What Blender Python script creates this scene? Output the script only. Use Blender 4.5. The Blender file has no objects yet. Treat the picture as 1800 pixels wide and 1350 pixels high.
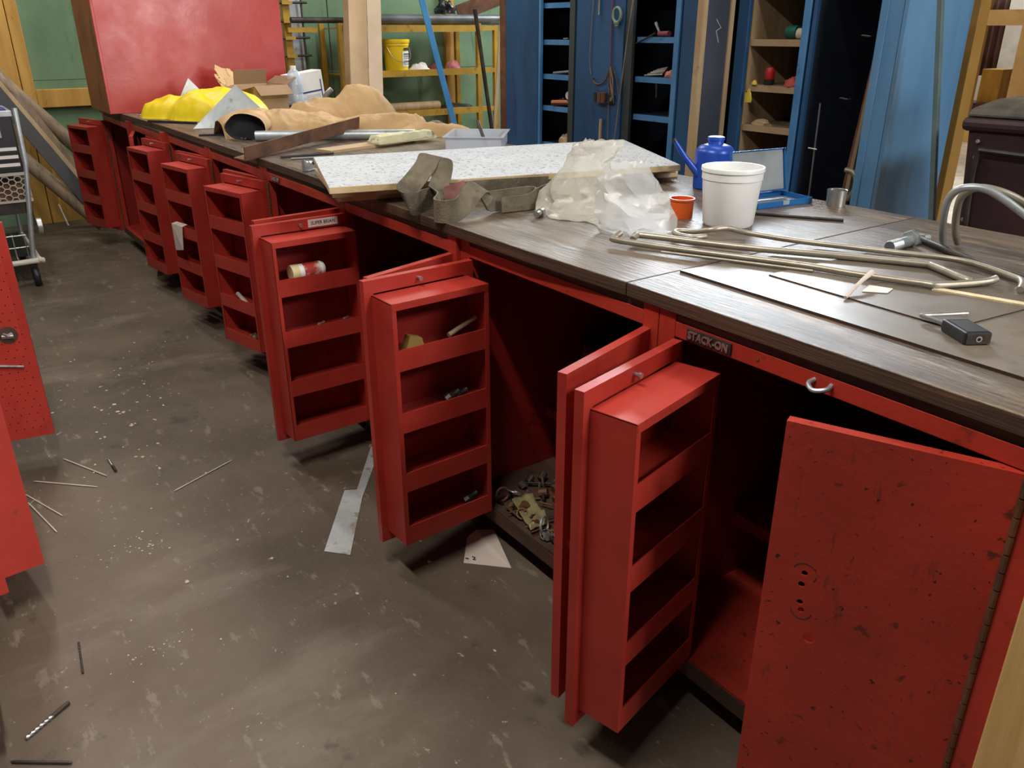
import bpy, bmesh, math, random
from mathutils import Vector, Matrix, noise
from math import sin, cos, pi, radians as R_
random.seed(7)
S = bpy.context.scene
COL = S.collection

# ------------------------------------------------------------------ camera
# X runs along the workbench away from the viewer, Y to the left (aisle), Z up; metres
cam = bpy.data.objects.new('camera', bpy.data.cameras.new('camera'))
COL.objects.link(cam)
_yaw, _pitch, _roll = -.615348, .409973, -.00294
_F = Vector((cos(_yaw) * cos(_pitch), sin(_yaw) * cos(_pitch), -sin(_pitch)))
_R = Vector((sin(_yaw), -cos(_yaw), 0))
_U = _R.cross(_F)
_R2 = _R * cos(_roll) + _U * sin(_roll)
_U2 = -_R * sin(_roll) + _U * cos(_roll)
cam.matrix_world = Matrix.Translation((0, 1.13481, 1.39696)) @ Matrix((_R2, _U2, -_F)).transposed().to_4x4()
cam.data.sensor_width = 36
cam.data.lens = 1436 / 1800 * 36
cam.data.clip_start = .02
S.camera = cam

# ------------------------------------------------------------------ world, light, exposure
W = bpy.data.worlds.new('hall_ambience'); S.world = W
W.use_nodes = True
W.node_tree.nodes['Background'].inputs[0].default_value = (.90, .94, 1, 1)
W.node_tree.nodes['Background'].inputs[1].default_value = .06
S.view_settings.view_transform = 'Standard'
S.view_settings.look = 'None'
S.view_settings.exposure = -0.08
S.view_settings.gamma = 1
S.view_settings.use_curve_mapping = False


def area(name, loc, target, sx, sy, power, col, spread=180):
    l = bpy.data.lights.new(name, 'AREA'); l.shape = 'RECTANGLE'; l.size = sx; l.size_y = sy
    l.energy = power; l.color = col; l.spread = R_(spread)
    o = bpy.data.objects.new(name, l); COL.objects.link(o)
    o.location = loc
    o.rotation_euler = (Vector(target) - Vector(loc)).to_track_quat('-Z', 'Y').to_euler()
    return o


# open bay door behind the photographer, high windows beyond the lockers
area('bay_door_daylight', (-9.0, -3.2, 2.1), (2, -.4, .9), 3.0, 2.4, 300, (1, .98, .95))
area('roof_skylight_daylight', (-2.9, -1.55, 4.05), (1.2, .1, .5), 1.5, 1.2, 250, (1, .98, .95))
area('high_window_daylight', (5.9, -6.1, 3.5), (1.2, -.3, .9), 2.0, .6, 400, (.84, .92, 1))
area('side_room_daylight', (9.6, -7.6, 1.9), (4, -7.8, .4), 2.6, 2.0, 230, (1, .98, .96))
area('back_room_fill_daylight', (6.6, -11.7, 3.3), (6.0, -11.8, 0), 1.8, 1.2, 60, (1, .98, .96))  # unseen fill light added to brighten the room beyond the door frame
LAMPS = [((1.1, 1.15, 3.3), 70), ((3.9, .9, 3.3), 40), ((6.2, .3, 3.3), 30), ((2.0, -1.5, 3.3), 12), ((5.2, -1.9, 3.3), 38)]
LAMPAT = ('above the near end of the aisle', 'above the middle of the aisle', 'above the big pinkish red box', 'above the white tub', 'above the tan jacket')
for i, (lp, pw) in enumerate(LAMPS):
    area('ceiling_tube_light', lp, (lp[0], lp[1], 0), 1.3, .12, pw, (1, .95, .88))


# ------------------------------------------------------------------ materials
def c(r, g, b):
    f = lambda v: ((v / 255 + .055) / 1.055) ** 2.4 if v > 10 else v / 255 / 12.92
    return (f(r), f(g), f(b), 1)


def mat(name, a, b=None, scale=6, rough=.5, metal=0, bump=0, bscale=None, stretch=(1, 1, 1), spots=(), rvar=0, lo=.35, hi=.65, spec=.5, alpha=None, trans=0, detail=6, coat=0):
    m = bpy.data.materials.new(name); m.use_nodes = True
    nt = m.node_tree; N = nt.nodes; L = nt.links
    bs = N['Principled BSDF']
    tc = N.new('ShaderNodeTexCoord'); oi = N.new('ShaderNodeObjectInfo')
    off = N.new('ShaderNodeVectorMath'); off.operation = 'SCALE'
    cmb = N.new('ShaderNodeCombineXYZ')
    for i in range(3): L.new(oi.outputs['Random'], cmb.inputs[i])
    L.new(cmb.outputs[0], off.inputs[0]); off.inputs['Scale'].default_value = 13
    add = N.new('ShaderNodeVectorMath'); add.operation = 'ADD'
    L.new(tc.outputs['Object'], add.inputs[0]); L.new(off.outputs[0], add.inputs[1])

    def nz(sc, st, det=detail, rg=.6):
        mp = N.new('ShaderNodeMapping'); mp.inputs['Scale'].default_value = st
        L.new(add.outputs[0], mp.inputs[0])
        t = N.new('ShaderNodeTexNoise'); t.inputs['Scale'].default_value = sc; t.inputs['Detail'].default_value = det
        t.inputs['Roughness'].default_value = rg
        L.new(mp.outputs[0], t.inputs['Vector'])
        return t

    def ramp(src, p0, c0, p1, c1):
        r = N.new('ShaderNodeValToRGB'); e = r.color_ramp.elements
        e[0].position = p0; e[0].color = c0; e[1].position = p1; e[1].color = c1
        L.new(src, r.inputs[0]); return r
    n1 = nz(scale, stretch)
    col = ramp(n1.outputs['Fac'], lo, a, hi, b or a).outputs[0]
    for (sc, th, soft, cc, stg, st) in spots:
        n2 = nz(sc, st, 8, .65)
        msk = ramp(n2.outputs['Fac'], th, (0, 0, 0, 1), th + soft, (stg, stg, stg, 1))
        mx = N.new('ShaderNodeMix'); mx.data_type = 'RGBA'
        L.new(msk.outputs[0], mx.inputs[0]); L.new(col, mx.inputs[6]); mx.inputs[7].default_value = cc
        col = mx.outputs[2]
    L.new(col, bs.inputs['Base Color'])
    bs.inputs['Metallic'].default_value = metal
    bs.inputs['Specular IOR Level'].default_value = spec
    bs.inputs['Coat Weight'].default_value = coat
    if rvar:
        n3 = nz(scale * 2.3, stretch)
        rr = ramp(n3.outputs['Fac'], .3, (rough - rvar,) * 3 + (1,), .7, (rough + rvar,) * 3 + (1,))
        L.new(rr.outputs[0], bs.inputs['Roughness'])
    else:
        bs.inputs['Roughness'].default_value = rough
    if bump:
        nb = nz(bscale or scale * 3, stretch)
        bp = N.new('ShaderNodeBump'); bp.inputs['Strength'].default_value = bump; bp.inputs['Distance'].default_value = .01
        L.new(nb.outputs['Fac'], bp.inputs['Height']); L.new(bp.outputs[0], bs.inputs['Normal'])
    if alpha is not None: bs.inputs['Alpha'].default_value = alpha
    bs.inputs['Transmission Weight'].default_value = trans
    return m


I1 = (1, 1, 1)
BROWN = c(52, 30, 24)
RED = mat('red_enamel', c(164, 48, 38), c(182, 58, 46), 5, .38, 0, .05, 40, spots=[(4, .55, .15, c(132, 36, 28), .6, (1, 1, .4)), (9, .64, .05, c(104, 36, 28), .6, I1), (50, .66, .03, BROWN, .85, I1)], rvar=.08)
REDRACK = mat('red_rack_enamel', c(166, 48, 38), c(184, 58, 46), 4, .42, 0, .03, 50, spots=[(4, .56, .15, c(146, 38, 30), .6, (1, 1, .5)), (10, .66, .05, c(120, 48, 38), .55, I1), (55, .70, .02, BROWN, .85, I1)], rvar=.08)
REDDIRT = mat('red_enamel_worn', c(162, 50, 36), c(190, 58, 42), 3, .42, 0, .12, 60,
              spots=[(4, .54, .14, c(116, 40, 30), .6, (1, 1, .5)), (13, .60, .06, c(80, 42, 34), .6, (1.8, 1.8, .4)), (9, .66, .02, c(150, 90, 74), .4, (3, 3, .15)), (26, .62, .05, c(70, 38, 30), .8, I1), (60, .62, .03, c(40, 26, 22), .95, I1)], rvar=.1)
REDFRAME = mat('red_cabinet_frame', c(160, 47, 34), c(186, 57, 42), 5, .42, 0, .1, 50, spots=[(12, .60, .06, c(96, 44, 32), .7, I1), (40, .69, .03, BROWN, .9, I1)], rvar=.1)
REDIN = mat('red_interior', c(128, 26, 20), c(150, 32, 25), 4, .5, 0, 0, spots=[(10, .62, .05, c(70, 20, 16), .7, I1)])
REDBOX = mat('red_pinkish_gloss', c(186, 62, 58), c(205, 88, 84), 2.2, .3, 0, .05, 30, spots=[(1.6, .5, .2, c(196, 52, 44), .7, I1), (30, .70, .03, c(150, 90, 84), .7, I1)], rvar=.1)  # red with uneven pinkish patches
RUSTSIDE = mat('orange_primer_side', c(150, 84, 46), c(176, 104, 56), 4, .6, 0, .1, 30, spots=[(5, .58, .08, c(80, 50, 40), .9, (1, 1, .4))])
KICK = mat('grimy_kick_steel', c(66, 50, 40), c(92, 64, 50), 8, .6, .0, .2, 40, spots=[(14, .6, .05, c(120, 52, 40), .6, I1), (20, .62, .05, c(34, 30, 26), .8, I1)])
WOODTOP = mat('worn_worktop', c(84, 71, 59), c(126, 111, 95), 5, .36, 0, .42, 40, stretch=(.35, 3.2, 1),
              spots=[(3.0, .52, .12, c(62, 50, 41), .7, (.6, 1.4, 1)), (6, .58, .07, c(160, 132, 96), .5, (.3, 2.4, 1)), (16, .60, .05, c(150, 142, 132), .5, (.5, 1.6, 1)), (24, .60, .04, c(44, 36, 32), .8, (.25, 3, 1)), (70, .64, .03, c(50, 42, 36), .8, I1)], rvar=.08, spec=.5)
WOODEDGE = mat('worktop_edge', c(60, 44, 34), c(92, 68, 50), 10, .6, 0, .3, 40, stretch=(.2, 1, 6), spots=[(12, .64, .05, c(150, 112, 76), .6, (.3, 1, 3))])
SHEET = mat('dull_steel_sheet', c(100, 90, 79), c(128, 117, 104), 3, .4, .1, .04, 40, spots=[(6, .6, .08, c(84, 74, 64), .6, I1), (4, .62, .1, c(150, 116, 84), .4, I1)], rvar=.08)
SHEETEDGE = mat('dark_rusty_edge', c(52, 36, 30), c(70, 46, 36), 20, .7)
FLOORM = mat('stained_concrete', c(78, 66, 54), c(104, 91, 77), 1.6, .55, 0, .14, 24,
             spots=[(.9, .52, .16, c(64, 51, 40), .8, I1), (2.2, .56, .12, c(124, 113, 100), .5, (1.6, .6, 1)), (9, .60, .06, c(140, 130, 116), .5, (1, 2.4, 1)), (36, .66, .03, c(176, 166, 150), .6, I1), (5, .62, .07, c(56, 46, 38), .7, I1)], rvar=.12)
GREENW = mat('green_painted_plywood', c(98, 128, 98), c(118, 148, 114), 2.5, .7, 0, .1, 40, stretch=(1, 1, .5), spots=[(4, .58, .1, c(70, 92, 72), .7, (1, 1.5, .3)), (20, .68, .04, c(60, 74, 60), .8, I1)])
YTIMB = mat('yellow_timber', c(184, 136, 58), c(210, 164, 82), 4, .6, 0, .1, 40, stretch=(3, 3, .4), spots=[(8, .62, .06, c(140, 96, 44), .7, (2, 2, .4)), (30, .70, .03, c(70, 54, 34), .8, I1)])
YSTEEL = mat('yellow_shelf_paint', c(158, 122, 34), c(186, 146, 42), 5, .55, 0, .06, 40, spots=[(9, .58, .08, c(110, 84, 34), .7, I1), (34, .66, .04, c(60, 48, 30), .9, I1)])
TANPOST = mat('ochre_jamb_paint', c(158, 116, 50), c(174, 132, 62), 3, .6, 0, .04, 30, spots=[(6, .64, .06, c(130, 96, 42), .6, I1)])
BLUE = mat('blue_locker_paint', c(30, 70, 108), c(44, 90, 134), 3, .45, 0, .06, 30, stretch=(1, 1, .3), spots=[(5, .60, .08, c(28, 52, 86), .7, (2, 2, .3)), (22, .69, .03, c(40, 34, 32), .9, I1)], rvar=.1)
BLUEL = mat('pale_blue_locker_paint', c(84, 134, 178), c(106, 152, 190), 2.4, .42, 0, .05, 30, stretch=(1.2, 1.2, .35), spots=[(3, .54, .12, c(92, 118, 138), .8, (2, 2, .3)), (18, .70, .03, c(64, 50, 44), .8, I1)], rvar=.1)
LOCKIN = mat('shaded_locker_inside', c(28, 34, 46), c(38, 44, 58), 4, .6, spots=[(8, .62, .06, c(22, 26, 34), .8, I1)])  # the shade inside the lockers is put into this near-black blue
PLYRAW = mat('raw_plywood', c(168, 140, 104), c(192, 166, 128), 5, .65, 0, .1, 50, stretch=(.4, 3, .4), spots=[(8, .62, .08, c(120, 94, 70), .6, I1)])
PLYGREY = mat('weathered_timber', c(118, 100, 80), c(150, 130, 106), 6, .7, 0, .2, 40, stretch=(4, 4, .5), spots=[(9, .6, .08, c(76, 62, 50), .7, (3, 3, .4))])
CARD = mat('cardboard', c(178, 150, 116), c(194, 166, 130), 4, .75, 0, .03, 40)
CARDD = mat('cardboard_inside', c(140, 112, 82), c(156, 126, 92), 4, .8)
KRAFT = mat('crumpled_kraft_paper', c(190, 150, 100), c(214, 176, 124), 7, .7, 0, .4, 30)
CANVAS = mat('tan_duck_canvas', c(176, 142, 98), c(200, 166, 120), 5, .85, 0, .12, 120, spots=[(4, .6, .1, c(140, 106, 70), .5, I1)])
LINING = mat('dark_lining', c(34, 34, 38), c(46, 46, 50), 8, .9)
YELLOWR = mat('yellow_rain_fabric', c(236, 206, 20), c(246, 220, 44), 5, .45, 0, .05, 30)
YELLOWP = mat('yellow_plastic', c(232, 194, 18), c(240, 204, 30), 5, .4)
WHITEP = mat('white_plastic', c(236, 236, 232), c(244, 244, 242), 3, .35, 0, 0, spots=[(7, .66, .06, c(200, 194, 180), .5, I1)])
PAPER = mat('off_white_paper', c(220, 214, 204), c(234, 230, 222), 5, .8, 0, .05, 30)
PAPERP = mat('grubby_paper', c(196, 180, 170), c(214, 200, 188), 6, .8, 0, .1, 30, spots=[(16, .66, .04, c(120, 110, 104), .7, I1)])
TILE = mat('mineral_fibre_tile', c(186, 188, 190), c(198, 200, 202), 6, .9, 0, .3, 160, spots=[(75, .57, .03, c(110, 110, 110), .8, I1)])
TILEEDGE = mat('tile_fibre_edge', c(196, 168, 124), c(212, 186, 144), 14, .9, 0, .3, 80)
STRAP = mat('dirty_webbing', c(92, 83, 66), c(122, 112, 93), 14, .85, 0, .5, 260, spots=[(6, .56, .1, c(68, 60, 48), .6, I1), (120, .6, .05, c(140, 130, 108), .5, I1)])
STEEL = mat('bright_steel', c(168, 168, 166), c(196, 196, 194), 12, .32, .85, .05, 60)
GALV = mat('galvanised_steel', c(164, 170, 172), c(192, 198, 200), 9, .4, .6, .05, 40, spots=[(12, .6, .06, c(146, 120, 90), .6, I1)])
CONDUIT = mat('tarnished_steel_rod', c(148, 139, 122), c(176, 168, 152), 10, .4, .55, .05, 60, spots=[(18, .62, .05, c(120, 92, 62), .6, I1)])
DARKST = mat('dark_steel', c(58, 54, 52), c(84, 76, 70), 12, .45, .6, .1, 60, spots=[(14, .6, .06, c(96, 66, 48), .6, I1)])
RUST = mat('rusty_steel', c(98, 66, 48), c(130, 92, 68), 10, .6, .4, .15, 50, spots=[(8, .58, .08, c(70, 62, 58), .7, I1)])
BLACK = mat('black_plastic', c(30, 31, 34), c(40, 41, 44), 6, .45)
SATIN = mat('black_lock_body', c(44, 46, 50), c(54, 56, 60), 6, .3, .3)
HOLE = mat('unlit_black_void', c(8, 6, 6), None, 5, .9)
ORANGE = mat('orange_plastic', c(228, 92, 32), c(238, 104, 40), 4, .35)
OILBLUE = mat('blue_oil_can', c(34, 74, 176), c(44, 88, 192), 4, .32, .1)
TINBLUE = mat('blue_tin_paint', c(40, 112, 184), c(58, 132, 200), 5, .25, .5)
TININ = mat('tin_inside', c(142, 150, 158), c(170, 176, 182), 6, .35, .6)
BINM = mat('maroon_bin_plastic', c(58, 38, 42), c(70, 48, 50), 4, .5, 0, .05, 40, spots=[(10, .64, .06, c(84, 66, 66), .4, I1)])
BINLID = mat('bin_lid_plastic', c(64, 60, 56), c(120, 114, 98), 4, .55)
PINE = mat('fresh_pine', c(212, 170, 104), c(232, 196, 134), 3, .55, 0, .08, 30, stretch=(8, 8, .5), spots=[(6, .62, .06, c(184, 132, 76), .6, (8, 8, .4))])
BOTTLE = mat('clear_bottle_plastic', c(206, 220, 234), None, 5, .12, 0, 0, alpha=.55)
TRAYP = mat('translucent_tray', c(206, 212, 222), None, 5, .25, alpha=.62)
BAGP = mat('dirty_clear_film', c(196, 190, 174), c(216, 212, 200), 5, .13, 0, .3, 34, alpha=.48, spots=[(9, .55, .1, c(150, 134, 106), .6, (1, 1, 2))])
BAGP2 = mat('cleaner_clear_film', c(208, 208, 204), c(224, 224, 222), 5, .12, 0, .28, 30, alpha=.46, spots=[(7, .62, .1, c(170, 152, 116), .6, (1, 1, 2))])
FOAM = mat('mouldy_foam', c(196, 192, 154), c(214, 210, 176), 12, .9, 0, .3, 60, spots=[(14, .58, .05, c(84, 84, 74), .8, I1)])
PINK = mat('pink_rag', c(190, 110, 112), c(206, 130, 128), 8, .85)
REDPL = mat('red_plastic', c(196, 42, 40), None, 5, .4)
GREENP = mat('green_plastic', c(28, 96, 80), None, 5, .45)
NAVY = mat('navy_print', c(44, 52, 120), None, 5, .6)
INK = mat('black_ink', c(34, 32, 34), None, 5, .7)
LABELW = mat('label_white', c(226, 222, 216), None, 5, .5)
WALLW = mat('whitewashed_wall', c(206, 200, 190), c(226, 222, 214), 4, .8, 0, .05, 30)
CURT = mat('brown_curtain', c(84, 56, 56), c(104, 74, 72), 8, .85, stretch=(3, 3, .4))
CREAM = mat('cream_wall', c(208, 194, 140), c(220, 208, 158), 3, .8)
FLOORL = mat('pale_board_floor', c(196, 176, 150), c(222, 206, 184), 6, .7, 0, .1, 30, spots=[(14, .6, .06, c(160, 134, 108), .6, (1, 2, 1))])
COPPER = mat('copper_fitting', c(150, 96, 66), c(170, 116, 84), 8, .4, .8)
TUBEM = bpy.data.materials.new('lamp_tube_glow'); TUBEM.use_nodes = True
TUBEM.node_tree.nodes['Principled BSDF'].inputs['Emission Color'].default_value = (1, .95, .86, 1)
TUBEM.node_tree.nodes['Principled BSDF'].inputs['Emission Strength'].default_value = 3


# ------------------------------------------------------------------ mesh helpers
class MB:
    def __init__(s): s.v = []; s.f = []; s.m = []

    def add(s, vs, fs, mi=0, M=None):
        o = len(s.v)
        s.v += [tuple(M @ Vector(v)) if M else tuple(v) for v in vs]
        s.f += [tuple(i + o for i in f) for f in fs]; s.m += [mi] * len(fs)
        return s

    def bb(s, x0, x1, y0, y1, z0, z1, mi=0, M=None, top=None):
        vs = [(x0, y0, z0), (x1, y0, z0), (x1, y1, z0), (x0, y1, z0), (x0, y0, z1), (x1, y0, z1), (x1, y1, z1), (x0, y1, z1)]
        fs = [(3, 2, 1, 0), (4, 5, 6, 7), (0, 1, 5, 4), (1, 2, 6, 5), (2, 3, 7, 6), (3, 0, 4, 7)]
        n = len(s.m); s.add(vs, fs, mi, M)
        if top is not None: s.m[n + 1] = top
        return s

    def prism(s, poly, z0, z1, mi=0, M=None, top=None):
        n = len(poly); a = sum(poly[i][0] * poly[(i + 1) % n][1] - poly[(i + 1) % n][0] * poly[i][1] for i in range(n))
        if a < 0: poly = poly[::-1]
        vs = [(x, y, z0) for x, y in poly] + [(x, y, z1) for x, y in poly]
        s.add(vs, [tuple(range(n))[::-1]], mi, M)
        o = len(s.v) - 2 * n
        s.f.append(tuple(o + n + i for i in range(n))); s.m.append(mi if top is None else top)
        for i in range(n):
            j = (i + 1) % n; s.f.append((o + i, o + j, o + n + j, o + n + i)); s.m.append(mi)
        return s

    def tube(s, pts, r, n=10, mi=0, cap=True, closed=False):
        P = [Vector(p) for p in pts]; k = len(P); rs = r if isinstance(r, (list, tuple)) else [r] * k
        o = len(s.v); up = None
        for i, p in enumerate(P):
            a = P[i - 1] if i or closed else P[i]; b = P[(i + 1) % k] if i < k - 1 or closed else P[i]
            t = (b - a).normalized()
            if up is None:
                up = Vector((0, 0, 1)) if abs(t.z) < .9 else Vector((1, 0, 0))
            u = t.cross(up).normalized(); w = u.cross(t).normalized(); up = w
            for j in range(n):
                th = 2 * pi * j / n
                s.v.append(tuple(p + (u * cos(th) + w * sin(th)) * rs[i]))
        for i in range(k if closed else k - 1):
            i2 = (i + 1) % k
            for j in range(n):
                j2 = (j + 1) % n
                s.f.append((o + i * n + j, o + i * n + j2, o + i2 * n + j2, o + i2 * n + j)); s.m.append(mi)
        if cap and not closed:
            s.f.append(tuple(o + j for j in range(n))[::-1]); s.m.append(mi)
            s.f.append(tuple(o + (k - 1) * n + j for j in range(n))); s.m.append(mi)
        return s

    def lathe(s, prof, n=28, mi=0, M=None, capb=True, capt=True):
        vs = []; fs = []
        for r, z in prof:
            for j in range(n): vs.append((r * cos(2 * pi * j / n), r * sin(2 * pi * j / n), z))
        for i in range(len(prof) - 1):
            for j in range(n):
                j2 = (j + 1) % n; fs.append((i * n + j, i * n + j2, (i + 1) * n + j2, (i + 1) * n + j))
        if capb: fs.append(tuple(range(n))[::-1])
        if capt: fs.append(tuple((len(prof) - 1) * n + j for j in range(n)))
        return s.add(vs, fs, mi, M)

    def grid(s, fn, nu, nv, mi=0):
        vs = [fn(i / nu, j / nv) for i in range(nu + 1) for j in range(nv + 1)]
        fs = [(i * (nv + 1) + j, (i + 1) * (nv + 1) + j, (i + 1) * (nv + 1) + j + 1, i * (nv + 1) + j + 1) for i in range(nu) for j in range(nv)]
        return s.add(vs, fs, mi)

    def ribbon(s, pts, wid, th, mi=0):
        """flat strap: pts centre line, wid a list of half-width vectors"""
        P = [Vector(p) for p in pts]; Wd = [Vector(w) for w in wid]; k = len(P); o = len(s.v)
        for i in range(k):
            t = (P[min(i + 1, k - 1)] - P[max(i - 1, 0)]).normalized(); nn = t.cross(Wd[i]).normalized() * th / 2
            for q in (P[i] - Wd[i] - nn, P[i] + Wd[i] - nn, P[i] + Wd[i] + nn, P[i] - Wd[i] + nn): s.v.append(tuple(q))
        for i in range(k - 1):
            for j in range(4):
                j2 = (j + 1) % 4; s.f.append((o + i * 4 + j, o + (i + 1) * 4 + j, o + (i + 1) * 4 + j2, o + i * 4 + j2)); s.m.append(mi)
        s.f.append((o, o + 1, o + 2, o + 3)); s.m.append(mi)
        e = o + (k - 1) * 4; s.f.append((e + 3, e + 2, e + 1, e)); s.m.append(mi)
        return s

    def mesh(s, name, mats):
        me = bpy.data.meshes.new(name); me.from_pydata(s.v, [], s.f); me.validate()
        for m in mats: me.materials.append(m)
        if len(s.m) == len(me.polygons): me.polygons.foreach_set('material_index', s.m)
        me.update(); return me


def smooth_path(pts, n=6):
    P = [Vector(p) for p in pts]; out = []
    for i in range(len(P) - 1):
        p0 = P[max(i - 1, 0)]; p1 = P[i]; p2 = P[i + 1]; p3 = P[min(i + 2, len(P) - 1)]
        for j in range(n):
            t = j / n
            out.append(.5 * ((2 * p1) + (p2 - p0) * t + (2 * p0 - 5 * p1 + 4 * p2 - p3) * t * t + (3 * p1 - p0 - 3 * p2 + p3) * t ** 3))
    out.append(P[-1]); return out


def obj(name, mb, mats, parent=None, loc=None, smooth=False, bevel=0, angle=35, rotz=0, sub=0, solid=0):
    """one mesh object; with loc the vertices are given in world space and moved to that origin"""
    mats = mats if isinstance(mats, (list, tuple)) else [mats]
    if isinstance(mb, MB):
        if loc is not None:
            l = Vector(loc); mb.v = [tuple(Vector(v) - l) for v in mb.v]
        me = mb.mesh(name, mats)
    else: me = mb
    o = bpy.data.objects.new(name, me); COL.objects.link(o)
    if parent: o.parent = parent
    if loc is not None: o.location = loc
    if solid:
        sm = o.modifiers.new('solid', 'SOLIDIFY'); sm.thickness = solid; sm.offset = 0
    if bevel:
        bv = o.modifiers.new('bevel', 'BEVEL'); bv.width = bevel; bv.segments = 2; bv.limit_method = 'ANGLE'; bv.angle_limit = R_(40)
    if sub:
        sb = o.modifiers.new('sub', 'SUBSURF'); sb.levels = sub; sb.render_levels = sub
    if smooth:
        for p in me.polygons: p.use_smooth = True
        if angle < 180:
            try: me.set_sharp_from_angle(angle=R_(angle))
            except Exception: pass
    return o


def tag(o, label, cat, group=None, kind=None):
    o['label'] = label; o['category'] = cat
    if group: o['group'] = group
    if kind: o['kind'] = kind
    return o


def thing(name, label, cat, loc=(0, 0, 0), rotz=0, group=None):
    o = bpy.data.objects.new(name, None); COL.objects.link(o); o.empty_display_size = .05
    o.location = loc; o.rotation_euler = (0, 0, rotz)
    return tag(o, label, cat, group)


def struct(o): o['kind'] = 'structure'; return o


def text_mesh(txt, size, extrude=.0006, bold=0.0):
    cu = bpy.data.curves.new('lettering', 'FONT'); cu.body = txt; cu.size = size; cu.extrude = extrude
    cu.align_x = 'CENTER'; cu.align_y = 'CENTER'; cu.offset = bold; cu.resolution_u = 3
    t = bpy.data.objects.new('lettering', cu); COL.objects.link(t)
    dg = bpy.context.evaluated_depsgraph_get(); me = bpy.data.meshes.new_from_object(t.evaluated_get(dg))
    bpy.data.objects.remove(t); bpy.data.curves.remove(cu)
    return me


def frame(o, x, y):
    """matrix with origin o and plane axes x,y"""
    x = Vector(x).normalized(); y = Vector(y).normalized(); z = x.cross(y)
    return Matrix.Translation(o) @ Matrix((x, y, z)).transposed().to_4x4()


# ------------------------------------------------------------------ room shell
m = MB(); m.bb(-4, 7.6, -4.3, 4, -.06, 0)
struct(obj('floor', m, FLOORM))
m = MB(); m.bb(-4, 12, -13, -4.3, -.06, 0)
struct(obj('floor_side_room', m, FLOORL))
# far wall: green plywood sheets between yellow timbers
wf = bpy.data.objects.new('wall_far', None); COL.objects.link(wf); wf.location = (7.38, -1, 0); struct(wf)
for y0, y1 in ((2.9, 1.62), (1.61, .37), (.36, -.87), (-.88, -2.10), (-2.11, -3.33), (-3.34, -4.6), (-4.61, -5.6)):
    for z0, z1 in ((0, 1.05), (1.055, 3.4)):
        m = MB(); m.bb(0, .02, y1 + 1, y0 + 1, z0, z1); obj('plywood_panel', m, GREENW, wf)
for y0, y1 in ((.50, .385), (.38, .30), (1.66, 1.55), (-3.38, -3.28)):
    m = MB(); m.bb(-.05, 0, y1 + 1, y0 + 1, 0, 3.4); obj('timber_stud', m, YTIMB, wf, bevel=.004)
m = MB(); m.bb(-.045, 0, -1.2 + 1, .298 + 1, .86, .99); obj('timber_rail', m, YTIMB, wf, bevel=.004)
m = MB(); m.bb(-.045, 0, .51 + 1, 1.54 + 1, .86, .99); obj('timber_rail', m, YTIMB, wf, bevel=.004)
m = MB(); m.bb(-.03, 0, -.1 + 1, .298 + 1, 0, .42); obj('timber_offcut_board', m, YTIMB, wf)

# ------------------------------------------------------------------ steel cabinets
CW, CD = .75, .95
ME = {}


def mesh_once(key, fn, mats):
    if key not in ME: ME[key] = fn().mesh(key, mats if isinstance(mats, (list, tuple)) else [mats])
    return ME[key]


def pan_door(inner, w=.325, z0=.09, z1=.838):
    """folded sheet door; inner=+1: inside faces +y"""
    m = MB()
    def yb(a, b): return (a, b) if inner > 0 else (.02 - b, .02 - a)
    a, b = yb(0, .003); m.bb(0, w, a, b, z0, z1)
    a, b = yb(.003, .02)
    m.bb(0, w, a, b, z1 - .003, z1); m.bb(0, w, a, b, z0, z0 + .003)
    m.bb(0, .003, a, b, z0 + .003, z1 - .003); m.bb(w - .003, w, a, b, z0 + .003, z1 - .003)
    a, b = yb(.0175, .02)
    m.bb(.003, w - .003, a, b, z1 - .034, z1 - .003); m.bb(.003, w - .003, a, b, z0 + .003, z0 + .03)
    m.bb(.003, .03, a, b, z0 + .03, z1 - .034); m.bb(w - .026, w - .003, a, b, z0 + .03, z1 - .034)
    return m


RX0, RX1, RY0, RY1, RZ0, RZ1 = .018, .305, .0203, .115, .122, .80


def rack_side(x):
    m = MB(); m.bb(x, x + .0025, RY0, RY1, RZ0, RZ1); return m


def rack_stile(x):
    m = MB(); m.bb(x, x + .013, RY1 - .0025, RY1, RZ0, RZ1); return m


def rack_cap(z, lip):
    m = MB(); m.bb(RX0, RX1, RY0, RY1 + .0005, z - .0025, z)
    if lip: m.bb(RX0 + .0025, RX1 - .0025, RY1 - .002, RY1 + .0007, z - .018, z - .0025)
    return m


def rack_shelf():
    m = MB(); m.bb(RX0 + .003, RX1 - .003, RY0, RY1 - .004, .03, .033)
    m.bb(RX0 + .003, RX1 - .003, RY1 - .0035, RY1 - .0005, 0, .056)
    return m


def hinge_mesh():
    m = MB()
    for k in range(24):
        z = .095 + k * .0308
        m.lathe([(.0052, z), (.0052, z + .0285)], 8)
    return m


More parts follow.
